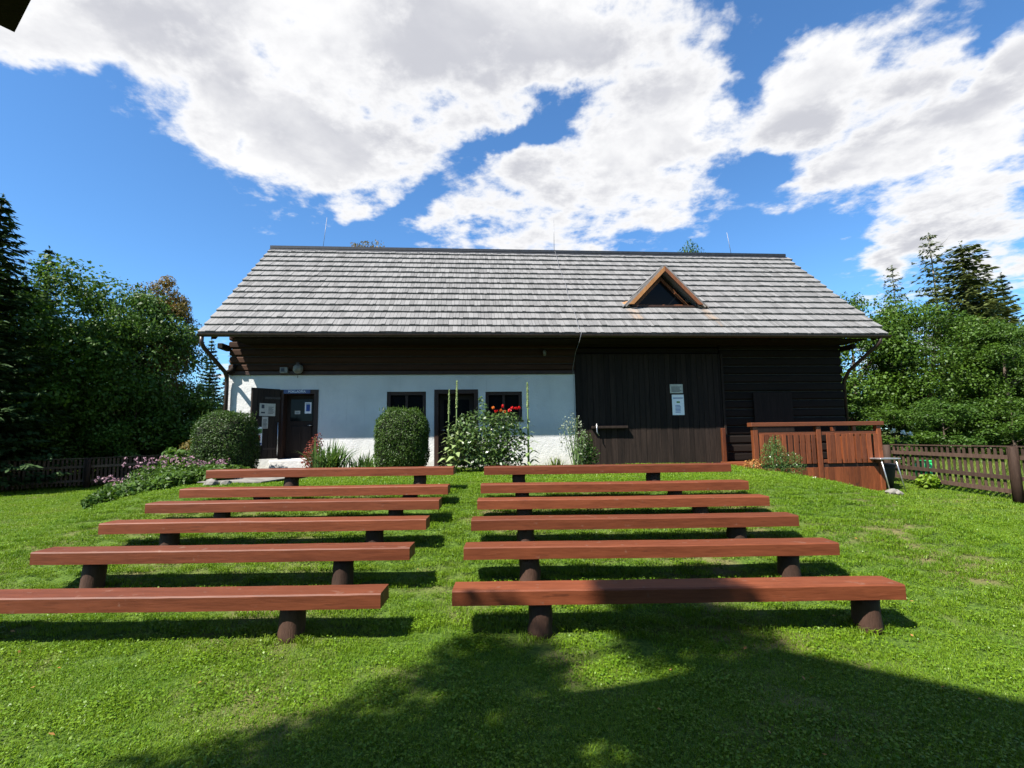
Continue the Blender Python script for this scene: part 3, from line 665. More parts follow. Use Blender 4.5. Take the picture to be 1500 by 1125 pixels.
for k, (x, y, r) in enumerate(((9.03, 11.95, .13), (9.16, 12.0, .10), (9.1, 11.83, .09))): rock('field_stone', 'pale field stone lying under the folding table', (x, y, gz(x, y)+r*.35), r, k, 'stones under the folding table')
for k, (x, y, r) in enumerate(((-5.45, 9.0, .13), (-5.2, 9.02, .10))): rock('edging_stone', 'flat pale edging stone beside the flower bed', (x, y, gz(x, y)+r*.2), r, 10+k, 'edging stones of the bed')
br = thing('green_container', 'bright green container standing behind the picket fence', 'container', (10.95, 13.25, gz(10.95, 13.25)), 0)
MB().tube([(0, 0, 0), (0, 0, .08), (0, 0, .3), (0, 0, .52), (0, 0, .58)], [.18, .2, .21, .2, .17], 18).build('container_body', 'green_plastic', br); MB().tube([(0, 0, .57), (0, 0, .61)], [.19, .19], 18).build('lid', 'green_plastic', br)
path_m = MB().prism([(-5.9, 9.3, .975), (-4.6, 9.1, .975), (-4.2, 12.6, .975), (-5.9, 12.75, .975)], (0, 0, .02)).build('path', 'stone'); props(path_m, kind='structure')

# ------------------------------------------------------------------ trees
def trunk_mesh(h, r, limbs, lean=(0, 0), rng=random):
    m_ = MB(); n = 7; pts = [(lean[0]*(q/n)**1.5*h+rng.uniform(-.05, .05)*(q > 0), lean[1]*(q/n)**1.5*h+rng.uniform(-.05, .05)*(q > 0), -.2+(h+.2)*q/n) for q in range(n+1)]
    m_.tube(pts, [r*(1.25 if q == 0 else 1-.85*q/n) for q in range(n+1)], 9)
    for (zf, az_, ln, up) in limbs:
        q = min(int(zf*n), n-1); p = Vector(pts[q]).lerp(Vector(pts[q+1]), zf*n-q); d = Vector((math.cos(az_), math.sin(az_), up)).normalized()
        rr = r*(1-.85*zf)*.55; m_.tube([p, p+d*ln*.4+Vector((0, 0, .05*ln)), p+d*ln*.75+Vector((0, 0, .16*ln)), p+d*ln+Vector((0, 0, .3*ln))], [rr, rr*.7, rr*.4, rr*.12], 6, cap=False)
    return m_.mesh('trunk')
def crown_mesh(name, h, r, z0, n_clump, n_leaf, leaf, seed, squash=1.0, top_bias=.0, prof=None):
    rng = np.random.default_rng(seed); Vs, Ts = [], []
    zc = (z0+h)/2; rz = (h-z0)/2
    for k in range(n_clump):
        d = unit(rng.normal(0, 1, 3)); kk = rng.uniform(.35, 1)**.5*.92
        c = np.array([d[0]*r*kk, d[1]*r*kk, zc+d[2]*rz*kk])
        if prof: s_ = prof((c[2]-z0)/(h-z0)); c[0] *= s_; c[1] *= s_
        cr = rng.uniform(.55, 1.15)*r*.30; n = int(n_leaf/n_clump)
        P, dd = blob_pts(n, c, (cr*1.15, cr*1.15, cr*.75), rng, .3)
        nn = dd*.6+np.array([0, 0, .7])
        Vs.append(leaves(P, nn, leaf, .62, .6, rng)); Ts.append(np.clip(rng.normal(.45+.28*d[2]*0+rng.uniform(-.22, .22), .2, n), 0, 1))
    return quads(name, np.concatenate(Vs), np.concatenate(Ts))
def spruce_mesh(name, h, r, seed, z0=.06, dens=1., tw=.22, droop=.35, sparse=0., ex=.85):
    rng = np.random.default_rng(seed); Vs, Ts = [], []
    z = h*z0
    while z < h*.985:
        f = (z/h-z0)/(1-z0); Lb = r*(1-f)**ex*rng.uniform(.8, 1.1)+.12; nb = max(4, int((9 if f < .7 else 6)*(1-sparse)))
        a0 = rng.uniform(0, 6.28)
        for k in range(nb):
            if rng.random() < sparse*.5: continue
            a = a0+k*6.283/nb+rng.normal(0, .15); ln = Lb*rng.uniform(.72, 1.15); n = max(5, int(ln*15*dens))
            s = np.sort(rng.uniform(.08, 1, n)); up = .28*(f)-.05
            rad = s*ln; zz_ = z+rad*(up-droop*.55)+ln*droop*.45*s**2.2*1.0
            wide = (1-s*.75)*ln*.26+.05
            lat = rng.uniform(-1, 1, n)*wide
            P = np.stack([np.cos(a)*rad-np.sin(a)*lat, np.sin(a)*rad+np.cos(a)*lat, zz_-np.abs(lat)*.35+rng.normal(0, .03, n)], 1)
            dirv = unit(np.stack([np.cos(a)*np.ones(n)-np.sin(a)*np.sign(lat)*.9, np.sin(a)*np.ones(n)+np.cos(a)*np.sign(lat)*.9, rng.normal(-.25, .2, n)], 1))
            nrm = unit(np.stack([rng.normal(0, .35, n), rng.normal(0, .35, n), np.ones(n)], 1)); b = unit(np.cross(nrm, dirv)); L_ = (tw*rng.uniform(.7, 1.4, n))[:, None]
            Vs.append(np.stack([P-dirv*L_*.5, P+b*L_*.22, P+dirv*L_*.6-np.array([0, 0, .03]), P-b*L_*.22], 1)); Ts.append(np.clip(.25+.5*s+rng.normal(0, .15, n), 0, 1))
        z += (h*.028+.05)*rng.uniform(.8, 1.2)/max(dens, .6)**.3
    n = 40; P = np.stack([rng.normal(0, .03, n), rng.normal(0, .03, n), rng.uniform(h*.93, h*1.0, n)], 1); Vs.append(leaves(P, np.array([[1., 0, 0]]*n), .16, .35, 1., rng)); Ts.append(rng.uniform(.3, .8, n))
    return quads(name, np.concatenate(Vs), np.concatenate(Ts))
def tree(name, label, loc, tm_, cm, bark, leafm, group=None, sc=1., rz=0., cat='tree'):
    t_ = thing(name, label, cat, (loc[0], loc[1], gz(*loc)-.02), rz, group); t_.scale = (sc,)*3 if not isinstance(sc, tuple) else sc
    link('trunk', tm_, bark, t_); link('crown', cm, leafm, t_); return t_
rl = random.Random(5)
limbs = lambda n, lo, hi, ln, up=.5: [(rl.uniform(lo, hi), rl.uniform(0, 6.28), ln*rl.uniform(.7, 1.2), rl.uniform(up*.5, up*1.4)) for _ in range(n)]
# two broadleaf kinds, shared meshes with two shapes each
broad = []
for k in range(4):
    h = 8.2; broad.append((trunk_mesh(h*.75, .20, limbs(11, .2, .7, 2.1)), crown_mesh('crown', h, 3.1, .5, 110, 34000, .15, 20+k)))
tallm = (trunk_mesh(8.6, .2, limbs(12, .25, .75, 1.5)), crown_mesh('crown', 10.2, 2.3, 1.2, 90, 24000, .14, 31))
spr = [(trunk_mesh(12*.98, .2, []), spruce_mesh('crown', 12, 2.7, 40+k, dens=2.3, tw=.27)) for k in range(3)]
spr.append((trunk_mesh(11.6, .2, []), spruce_mesh('crown', 12, 3.3, 52, dens=2.4, tw=.25, ex=.62)))
larch = (trunk_mesh(12*.98, .16, limbs(14, .3, .95, 1.3, .2)), spruce_mesh('crown', 12, 2.0, 47, z0=.25, dens=1.3, tw=.24, droop=.2, sparse=.15, ex=.5))
small = [(trunk_mesh(3.2, .07, limbs(7, .15, .8, 1.2)), crown_mesh('crown', 4.0, 1.7, .05, 45, 10000, .12, 60+k)) for k in range(2)]
def T(kind, loc, top, label, name, leafm, bark='bark', group=None, wid=1., rz=None):
    base = {'b': 8.2, 't': 10.2, 's': 12., 'l': 12., 'u': 4.0}[kind[0]]
    src = {'b': lambda: broad[int(kind[1])], 't': lambda: tallm, 's': lambda: spr[int(kind[1])], 'l': lambda: larch, 'u': lambda: small[int(kind[1])]}[kind[0]]()
    s_ = (top-gz(*loc))/base; cm = src[1]
    if leafm != (cm.materials[0].name if cm.materials else leafm):
        if not cm.materials: cm.materials.append(MT[leafm]); 
    if cm.materials and cm.materials[0] != MT[leafm]: cm = cm.copy(); cm.materials.clear(); cm.materials.append(MT[leafm])
    return tree(name, label, loc, src[0], cm, bark, leafm, group, (s_*wid, s_*wid, s_), rl.uniform(0, 6.28) if rz is None else rz)
# left of the house
T('s0', (-18.6, 17.2), 10.9, 'tall dark spruce overhanging the weathered fence', 'spruce_tree', 'needle', wid=1.05)
T('s1', (-21.4, 22.0), 10.9, 'smaller dark spruce poking up behind the broadleaf trees by the weathered fence', 'spruce_tree', 'needle', wid=.8)
T('b0', (-18.8, 20.6), 9.5, 'broad light-leaved tree beside the tall spruce and weathered fence', 'broadleaf_tree', 'leaf_a', wid=.95)
T('b1', (-17.0, 21.8), 8.9, 'dense green broadleaf tree behind the weathered fence', 'broadleaf_tree', 'leaf_b', wid=.8)
T('t0', (-16.9, 23.2), 10.3, 'tree with browning top leaves rising behind the dense green one', 'broadleaf_tree', 'leaf_autumn', wid=.7)
T('b2', (-19.3, 25.5), 8.0, 'darker broadleaf tree with a branch reaching towards the house gutter', 'broadleaf_tree', 'leaf_b', wid=.85)
gl = 'spruces of the wood behind the white end of the house'
for (x, y, tp, w_) in ((-19.2, 31, 8.3, .8), (-17.4, 33, 7.6, .8), (-21.5, 38, 10.3, .7), (-18.3, 36.5, 8.6, .75), (-15.8, 35, 8.2, .8), (-24, 30, 9.5, .9), (-29, 30, 11, .9), (-34, 33, 12, .9), (-13.5, 38, 8.5, .8)):
    T('s%d' % rl.randint(0, 2), (x, y), tp, 'distant spruce of the wood behind the white end of the house', 'spruce_tree', 'needle', group=gl, wid=w_)
gu = 'undergrowth behind the weathered fence'
for (x, y, tp) in ((-20.8, 18.6, 3.8), (-18.4, 20.0, 3.8), (-16.6, 21.2, 3.6), (-14.6, 23.2, 3.8), (-17.5, 22.3, 4.8), (-15.6, 24.2, 4.6), (-20.2, 21.8, 5.0), (-13.4, 26.4, 4.4), (-13.2, 24.8, 3.2), (-12.0, 26.5, 3.4), (-22.5, 19, 4.2), (-16.0, 26, 4.0), (-19.5, 24, 4.2)):
    T('u%d' % rl.randint(0, 1), (x, y), tp, 'leafy shrub growing in the shade behind the weathered fence', 'shrub', 'leaf_b', group=gu, wid=1.15)
T('b3', (-8.3, 27.5), 13.4, 'tree whose crown tip shows over the ridge by a lightning rod', 'broadleaf_tree', 'leaf_autumn', wid=.45)
T('b0', (10.1, 27.5), 12.75, 'tree whose green crown tip shows over the ridge behind the dormer', 'broadleaf_tree', 'leaf_a', wid=.4)
# right of the house
T('b1', (14.4, 20.5), 7.8, 'bright green broadleaf tree close behind the barn end of the house', 'broadleaf_tree', 'leaf_a', wid=.9)
T('b2', (16.6, 19.5), 7.1, 'bright broadleaf tree behind the picket fence, beside the barn-end one', 'broadleaf_tree', 'leaf_a', wid=.9)
T('t0', (13.6, 24.0), 8.8, 'slender broadleaf tree rising behind the barn-end gable of the roof', 'broadleaf_tree', 'leaf_a', wid=.9)
T('t0', (18.0, 17.8), 6.2, 'low spreading broadleaf tree with a pale trunk beyond the picket fence', 'broadleaf_tree', 'leaf_a', 'palebark', wid=1.0)
T('b3', (20.2, 18.6), 6.1, 'broadleaf tree under the tall spruce beyond the picket fence', 'broadleaf_tree', 'leaf_b', wid=.9)
T('l0', (23.0, 26.0), 12.6, 'thin sparse larch standing beside the tall brownish spruce', 'larch_tree', 'needle_w', 'palebark', wid=.8)
T('s3', (20.9, 22.0), 10.5, 'tall brownish spruce standing above the broadleaf trees', 'spruce_tree', 'needle_w', wid=1.15)
T('l0', (20.4, 25.5), 10.6, 'dead-topped larch between the roof gable and the brownish spruce', 'larch_tree', 'needle_w', 'palebark', wid=.7)
T('s3', (24.2, 25.2), 10.2, 'dense dark green spruce leaning close to the tall brownish one', 'spruce_tree', 'needle', wid=1.0)
T('s0', (30.8, 30.0), 11.6, 'dark spruce farther back beside the brownish spruce', 'spruce_tree', 'needle', wid=.9)
T('s1', (24.2, 21.5), 8.8, 'dark full spruce in front of the tall brownish one', 'spruce_tree', 'needle', wid=1.2)
T('b0', (21.8, 19.2), 5.9, 'leafy tree with a pale forked trunk at the end of the picket fence', 'broadleaf_tree', 'leaf_a', 'palebark', wid=.8)
gr = 'spruces of the wood behind the barn end of the house'
for (x, y, tp, w_) in ((16.5, 31, 9, .9), (19, 33, 9.5, .9), (22, 34, 10, .9), (26, 33, 10.5, .9), (29.5, 27, 8.5, 1), (33, 33, 11, 1), (13.5, 34, 9, .9), (37, 30, 10, 1), (28, 22.5, 7.5, 1)):
    T('s%d' % rl.randint(0, 2), (x, y), tp, 'distant spruce of the wood behind the barn end of the house', 'spruce_tree', 'needle', group=gr, wid=w_)
gu = 'undergrowth beyond the picket fence'
for (x, y, tp) in ((13.6, 17.6, 2.9), (15.2, 17.4, 3.1), (16.8, 16.6, 2.9), (18.6, 16.2, 2.8), (20.3, 16.6, 3.2), (22.2, 17.2, 3.4), (14.0, 22.0, 3.6), (24.5, 18, 3.6), (19.4, 21, 3.8), (12.9, 19.6, 3.2)):
    T('u%d' % rl.randint(0, 1), (x, y), tp, 'leafy shrub at the wood edge beyond the picket fence', 'shrub', 'leaf_a' if rl.random() < .5 else 'leaf_b', group=gu, wid=1.2)

# ------------------------------------------------------------------ garden plants
def clipped(name, label, c, rx, ry, h, seed, power=2.6):
    rng = np.random.default_rng(seed); z0 = gz(c[0], c[1]); t_ = thing(name, label, 'hedge', (c[0], c[1], z0), 0, 'clipped yew bushes by the white wall')
    n = 24000; d = unit(rng.normal(0, 1, (n, 3))); k = (np.abs(d)**power).sum(1)**(-1/power); d2 = d*k[:, None]
    rr = rng.uniform(.90, 1.02, n)**1.0*(1+.035*np.sin(d2[:, 0]*7+seed)*np.cos(d2[:, 2]*6)+.02*np.sin(d2[:, 1]*13+d2[:, 2]*11))
    P = d2*rr[:, None]*np.array([rx, ry, h/2*1.04])+np.array([0, 0, h/2-.02]); ok = P[:, 2] > .01
    V = leaves(P, d*.8+np.array([0, 0, .35]), .046, .4, .8, rng)[ok]; link('foliage', quads('foliage', V, np.clip(rng.normal(.45, .25, n), 0, 1)[ok]), 'hedge', t_)
    n = 120; P = np.stack([rng.uniform(-.75, .75, n)*rx, rng.uniform(-.75, .75, n)*ry, np.full(n, h*.97)], 1); up = unit(np.stack([rng.normal(0, .25, n), rng.normal(0, .25, n), np.ones(n)], 1)); s = rng.uniform(.05, .13, n)[:, None]; sd = unit(np.cross(up, rng.normal(0, 1, (n, 3))))*.008
    link('new_shoots', quads('new_shoots', np.stack([P-sd, P+sd, P+up*s+sd*.3, P+up*s-sd*.3], 1), rng.uniform(.5, 1, n)), 'hedge', t_)
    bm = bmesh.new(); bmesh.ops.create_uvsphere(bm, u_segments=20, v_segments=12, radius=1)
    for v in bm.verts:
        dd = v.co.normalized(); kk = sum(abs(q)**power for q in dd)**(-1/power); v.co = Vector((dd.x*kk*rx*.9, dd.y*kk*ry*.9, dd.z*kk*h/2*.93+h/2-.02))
    me_ = bpy.data.meshes.new('twigs'); bm.to_mesh(me_); bm.free(); link('twigs', me_, 'core', t_)  # solid dark core added inside the leaf shell against see-through
clipped('clipped_bush', 'wide rounded clipped yew bush at the corner of the white wall', (-6.60, 11.4), .62, .62, 1.62, 3, 3.2)
clipped('clipped_bush', 'narrower clipped yew bush standing under the first window', (-2.57, 11.5), .60, .55, 1.47, 4, 3.0)
def plant(name, label, cat, c, blobs, n, size, leafm, seed, aspect=.55, flowers=(), stems=12, spread=.8, group=None, shell=.3):
    rng = np.random.default_rng(seed); z0 = gz(c[0], c[1]); t_ = thing(name, label, cat, (c[0], c[1], z0), 0, group); Vs, Ts = [], []
    tot = sum(b_[3]*b_[4]*b_[5] for b_ in blobs)
    for b_ in blobs:
        k = max(20, int(n*b_[3]*b_[4]*b_[5]/tot)); P, d = blob_pts(k, b_[:3], b_[3:6], rng, shell); P[:, 2] = np.maximum(P[:, 2], .02)
        Vs.append(leaves(P, d*.5+np.array([0, -.2, .7]), size, aspect, spread, rng)); Ts.append(np.clip(rng.normal(.42, .25, k), 0, 1))
    link('foliage', quads('foliage', np.concatenate(Vs), np.concatenate(Ts)), leafm, t_)
    m_ = MB()
    for k in range(stems):
        b_ = blobs[k % len(blobs)]; e = Vector(b_[:3])+Vector((rng.uniform(-.6, .6)*b_[3], rng.uniform(-.6, .6)*b_[4], b_[5]*.5)); s = Vector((rng.uniform(-.08, .08), rng.uniform(-.06, .06), -.02))+Vector((e.x*.3, e.y*.3, 0))
        m_.tube([s, s.lerp(e, .5)+Vector((rng.uniform(-.05, .05), 0, .03)), e], [.011, .008, .004], 5, cap=False)
    if stems: m_.build('stems', 'stem', t_)
    for (fn, fm, fs, pts, petals) in flowers:
        Vs = []
        for p in pts:
            k = petals; P = np.asarray(p)+rng.normal(0, fs*.30, (k, 3)); Vs.append(leaves(P, unit(rng.normal(0, 1, (k, 3)))+np.array([0, -.4, .5]), fs, .85, .5, rng))
        if petals >= 20:
            for V in Vs: link('bloom', quads('bloom', V, rng.uniform(0, 1, len(V))), fm, t_)
            continue
        V = np.concatenate(Vs); props(link(fn, quads(fn, V, rng.uniform(0, 1, len(V))), fm, t_), kind='stuff')
    return t_
rp = np.random.default_rng(11)
plant('rose_bush', 'large rose bush with red blooms in front of the middle door', 'bush', (-.62, 11.55), [(-.15, 0, .75, .75, .5, .7), (.35, 0, .65, .62, .45, .62), (-.45, 0, .5, .45, .4, .5), (.45, 0, 1.15, .45, .35, .25), (-.1, .1, 1.45, .14, .12, .35), (.2, 0, .25, .7, .45, .25)], 5200, .085, 'rose', 5, .6, stems=26,
      flowers=[('red_roses', 'petal_red', .044, [(.62, -.25, 1.45), (.70, -.2, 1.44), (.78, -.22, 1.46), (.40, -.25, 1.50), (.25, -.3, 1.38), (.55, -.2, 1.40)], 34), ('orange_roses', 'petal_orange', .045, [(.36, -.28, 1.40), (.18, -.28, 1.46), (.44, -.3, 1.36)], 24)])
def mullein(label, c, h, seed, nl=34, lean=0., thick=1.):
    rng = np.random.default_rng(seed); z0 = gz(*c); t_ = thing('mullein', label, 'plant', (c[0], c[1], z0), 0)
    MB().tube([(0, 0, -.03), (lean*.4, 0, h*.5), (lean, 0, h)], [.022*thick, .016*thick, .01], 7).build('stalk', 'mullein', t_)
    V, Tn = [], []
    for k in range(nl):
        f = (k/nl)**1.1; zz_ = .04+f*h*.60; a = k*2.4+rng.uniform(-.3, .3); ln = (.34*(1-f)**.8+.07)*rng.uniform(.8, 1.15); w_ = ln*.17
        d = np.array([math.cos(a), math.sin(a), 0]); sd = np.array([-d[1], d[0], 0]); o = np.array([lean*f*.5, 0, zz_]); rise = .55-.2*f
        p = [o, o+d*ln*.45+np.array([0, 0, ln*rise*.55]), o+d*ln+np.array([0, 0, ln*(rise*.3-.15)])]
        V.append([p[0]-sd*w_*.3, p[0]+sd*w_*.3, p[1]+sd*w_, p[1]-sd*w_]); V.append([p[1]-sd*w_, p[1]+sd*w_, p[2]+sd*w_*.12, p[2]-sd*w_*.12]); tt = rng.uniform(.1, .9); Tn += [tt, tt]
    link('leaf_rosette', quads('leaf_rosette', np.array(V), np.array(Tn)), 'mullein', t_)
    n = 260; zz_ = rng.uniform(h*.70, h, n); a = rng.uniform(0, 6.28, n); r = .022*(1.15-(zz_/h-.7)/.3*.6)*thick; P = np.stack([np.cos(a)*r+lean*zz_/h, np.sin(a)*r, zz_], 1)
    link('flower_spike', quads('flower_spike', leaves(P, np.stack([np.cos(a), np.sin(a), .4*np.ones(n)], 1), .028, .8, .4, rng), rng.uniform(.3, 1, n)), 'mullein', t_)
mullein('shorter mullein stalk beside the middle door', (-1.50, 11.45), 1.92, 1, lean=.03); mullein('tallest mullein stalk beside the rose bush', (-1.30, 11.35), 2.12, 2, lean=.02); mullein('single mullein with bunched top standing clear against the white wall', (.36, 11.5), 2.06, 3, 26, thick=1.25)
plant('grey_shrub', 'thin silvery shrub at the joint of white wall and barn boards', 'bush', (1.55, 12.3), [(-.2, 0, .75, .22, .2, .55), (.1, 0, .6, .22, .2, .6), (.0, 0, 1.1, .2, .15, .3)], 520, .06, 'grey_leaf', 6, .45, stems=14)
plant('dark_shrub', 'small dark leafy shrub against the barn boards', 'bush', (1.88, 12.75), [(0, 0, .45, .22, .2, .5), (.1, 0, .3, .25, .2, .3)], 700, .07, 'leaf_b', 7, stems=8)
plant('barberry', 'red-leaved barberry beside the ticket office door', 'bush', (-4.78, 11.9), [(0, 0, .42, .22, .2, .42), (.1, 0, .7, .12, .12, .25), (-.12, 0, .3, .2, .2, .25)], 900, .055, 'barberry', 8, stems=10)
def strap(name, label, c, n, ln, rad, mat, seed, w_=.02, cat='plant', group=None):
    rng = np.random.default_rng(seed); z0 = gz(*c); t_ = thing(name, label, cat, (c[0], c[1], z0), 0, group); V, Tn = [], []
    for k in range(n):
        a = rng.uniform(0, 6.28); o = np.array([rng.normal(0, rad*.5), rng.normal(0, rad*.3), -.01]); d = np.array([math.cos(a), math.sin(a), 0]); sd = np.array([-d[1], d[0], 0]); l = ln*rng.uniform(.6, 1.15); sp = rng.uniform(.15, .8); tt = rng.uniform(0, 1)
        prev = o; pw = w_*.6
        for q in range(1, 4):
            f = q/3; p = o+d*l*sp*f**1.4+np.array([0, 0, l*(f-.42*sp*f*f*1.2)]); ww = w_*(1 if q < 3 else .12); V.append([prev-sd*pw, prev+sd*pw, p+sd*ww, p-sd*ww]); Tn.append(tt); prev, pw = p, ww
    link('leaves', quads('leaves', np.array(V), np.array(Tn)), mat, t_); return t_
strap('day_lily', 'arching strap-leaved day lily clump between the door and the narrower yew', (-4.30, 11.65), 150, .82, .35, 'lily', 1, .018); strap('day_lily', 'lower strap-leaved clump next to the narrower clipped yew', (-3.55, 11.7), 90, .55, .28, 'lily', 2, .014)
strap('grass_tuft', 'low tuft of grass at the foot of the white wall by the silvery shrub', (1.05, 12.2), 60, .36, .15, 'meadow', 3, .008)
strap('grass_tuft', 'low leafy tuft between narrower yew and window wall', (-3.25, 11.35), 50, .4, .15, 'lily', 4, .012)
# flower bed on the left bank
for k, (x, y, w_, h_) in enumerate(((-7.1, 9.75, .45, .80), (-6.6, 9.8, .45, .66), (-7.45, 9.4, .32, .62), (-6.15, 10.1, .38, .46))):
    pts = [(rp.uniform(-w_, w_)*.85, rp.uniform(-.3, .3), h_*rp.uniform(.78, 1.06)) for _ in range(42)]
    plant('phlox_clump', 'clump of pink flowering phlox in the bed on the bank', 'flowers', (x, y), [(0, 0, h_*.42, w_, .42, h_*.45), (-.2*w_, -.1, h_*.3, w_*.9, .4, h_*.35)], 2300, .075, 'leaf_a', 30+k, .4, [('pink_blooms', 'petal_pink', .030, pts, 7)], 16, group='pink phlox clumps of the bed')
for k, (x, y, w_, h_) in enumerate(((-5.85, 9.75, .4, .38), (-6.3, 9.4, .42, .40), (-6.9, 9.1, .45, .42), (-7.3, 9.0, .3, .4), (-5.9, 10.5, .35, .34))):
    plant('bedding_plant', 'low green leafy plant at the edge of the flower bed', 'plant', (x, y), [(0, 0, h_*.4, w_, .4, h_*.5)], 1500, .085, 'leaf_a', 50+k, .6, (), 6, group='low leafy plants of the bed')
wp = [(rp.uniform(-.4, .3), rp.uniform(-.2, .1), rp.uniform(.75, 1.15)) for _ in range(9)]
plant('hydrangea', 'leafy bush with white blooms beside the wide yew', 'bush', (-8.0, 12.0), [(0, 0, .6, .5, .45, .65), (-.2, 0, .9, .3, .3, .4)], 2200, .12, 'leaf_a', 70, .6, [('white_blooms', 'petal_white', .06, wp, 14)], 12)
plant('yellow_shrub', 'yellow-green shrub behind the hydrangea and the wide yew', 'bush', (-9.3, 14.6), [(0, 0, .9, .8, .6, .9), (.5, 0, 1.3, .5, .4, .6)], 2500, .11, 'leaf_autumn', 71, .55, (), 12)
pp = [(rp.uniform(-.3, .35), -.2, rp.uniform(.2, .6)) for _ in range(6)]
plant('porch_shrub', 'feathery green shrub growing against the porch pickets', 'bush', (5.85, 11.05), [(-.05, 0, .38, .30, .28, .42), (.32, 0, .22, .32, .26, .30), (.0, 0, .70, .14, .14, .22)], 3200, .045, 'lily', 72, .35, [('white_blooms', 'petal_white', .016, pp, 8)], 12)
plant('dry_plant', 'dry brownish plant at the porch corner', 'plant', (5.42, 11.25), [(0, 0, .12, .22, .15, .14)], 260, .05, 'dead_leaf', 73, .5, (), 4)
plant('hogweed', 'white-topped plant looking over the picket fence', 'plant', (11.6, 14.6), [(0, 0, .6, .4, .3, .6)], 500, .14, 'leaf_a', 74, .5, [('white_umbels', 'petal_white', .09, [(-.35, 0, 1.32), (-.1, 0, 1.26), (.15, 0, 1.24)], 14)], 8)
plant('fence_plant', 'bright green leafy plant at the foot of the picket fence by the green container', 'plant', (10.42, 12.55), [(0, 0, .16, .26, .2, .2)], 420, .11, 'grass', 75, .6, (), 5)
for k, (x, y) in enumerate(((6.95, 11.45), (7.3, 11.4))):
    plant('white_daisy', 'few small white flowers in front of the porch skirt', 'flowers', (x, y), [(0, 0, .08, .12, .08, .1)], 120, .05, 'lily', 80+k, .4, [('white_blooms', 'petal_white', .035, [(rp.uniform(-.12, .12), 0, rp.uniform(.12, .24)) for _ in range(4)], 8)], 4, group='white flowers by the porch skirt')

# ------------------------------------------------------------------ the building behind the photographer, its eave just reaching into view, and the tree beside it
Cc = Vector((-2.0, 1.83, 3.41)); dE = Vector((.82, -.572, 0)); nE = Vector((-.572, -.82, 0)); a_, T_ = 3.52, 2.01; Lb = 9.0
cab = thing('steep_cabin', 'dark eave corner of a steep-roofed wooden building', 'building', (Cc.x+nE.x*3.5+dE.x*4.5, Cc.y+nE.y*3.5+dE.y*4.5, -.05)); o0 = Vector(cab.location)
Rg = Cc+nE*a_+Vector((0, 0, a_*T_)); Bk = Cc+nE*2*a_
th = Vector((0, 0, .09))
MB().prism([Cc-o0, Rg-o0, Bk-o0, Bk+nE*-.12-o0, Rg-Vector((0, 0, .28))-o0, Cc+nE*.12-o0], dE*Lb).build('roof', 'darklog', cab)
w0 = Cc+nE*1.25+dE*.7; w1 = Cc+nE*(2*a_-1.25)+dE*.7
for (p, q) in ((w0, w0+dE*(Lb-1.4)), (w1, w1+dE*(Lb-1.4)), (w0, w1), (w0+dE*(Lb-1.4), w1+dE*(Lb-1.4))):
    p2 = Vector((p.x, p.y, -.2))-o0; q2 = Vector((q.x, q.y, -.2))-o0; sd = (q2-p2).cross(Vector((0, 0, 1))).normalized()*.12
    MB().prism([p2-sd, q2-sd, q2+sd, p2+sd], (0, 0, 5.2)).build('wall', 'darklog', cab)
rng = np.random.default_rng(99); Vs = []; Ts = []
for (hh, off, r, n) in ((7.3, 0, .62, 900), (8.4, 0, .78, 1500), (9.8, 0, .85, 1700), (10.6, -.3, .6, 900), (12.9, 0, .5, 1000), (12.55, .3, .7, 2000), (6.4, 0, .8, 1100)):
    P, d = blob_pts(n, (off, -off, hh), (r, r, r*.8), rng, .2); Vs.append(leaves(P, d, .12, .6, .9, rng)); Ts.append(rng.uniform(0, 1, n))
for (hh, ox, oy, r, n) in ((8.0, 1.5, .2, .95, 2200), (7.0, 1.0, .4, .8, 1500), (7.2, .2, .35, .8, 1400)):
    P, d = blob_pts(n, (ox, oy, hh), (r, r, r*.8), rng, .2); Vs.append(leaves(P, d, .12, .6, .9, rng)); Ts.append(rng.uniform(0, 1, n))
tb_ = thing('slender_tree', 'slender tree beside the steep-roofed wooden building', 'tree', (-6.2, -1.5, -.05))
link('trunk', trunk_mesh(12.8, .14, []), 'bark', tb_); link('crown', quads('crown', np.concatenate(Vs), np.concatenate(Ts)), 'leaf_b', tb_)

# ------------------------------------------------------------------ grass
tufts = bpy.data.collections.new('tufts')
def blade_tile(name, n, rad, h0, h1, w_, seed, mat, clover=0):
    rng = np.random.default_rng(seed); r = rad*np.sqrt(rng.uniform(0, 1, n)); a = rng.uniform(0, 6.28, n); o = np.stack([np.cos(a)*r, np.sin(a)*r, np.full(n, -.012)], 1)
    h = rng.uniform(h0, h1, n)[:, None]; b = rng.uniform(0, 6.28, n); d = np.stack([np.cos(b), np.sin(b), np.zeros(n)], 1); sd = np.stack([-np.sin(b), np.cos(b), np.zeros(n)], 1)*w_*.5
    ln = rng.uniform(.15, .95, n)[:, None]; up = np.array([0, 0, 1.])
    p1 = o+d*h*ln*.35+up*h*.6; p2 = o+d*h*ln+up*h*(1-.35*ln)
    V = np.concatenate([np.stack([o-sd, o+sd, p1+sd*.85, p1-sd*.85], 1), np.stack([p1-sd*.85, p1+sd*.85, p2+sd*.15, p2-sd*.15], 1)]); tt = np.clip(rng.normal(.45, .28, n), 0, 1); tt = np.concatenate([tt, tt])
    if clover:
        rr = rad*np.sqrt(rng.uniform(0, 1, clover)); aa = rng.uniform(0, 6.28, clover); P = np.stack([np.cos(aa)*rr, np.sin(aa)*rr, rng.uniform(.012, .035, clover)], 1)
        V = np.concatenate([V, leaves(P, np.array([[0, 0, 1.]]*clover), .018, .85, .35, rng)]); tt = np.concatenate([tt, rng.uniform(.1, .7, clover)])
    me_ = quads(name, V, tt); me_.materials.append(MT[mat]); ob = bpy.data.objects.new(name, me_); tufts.objects.link(ob)
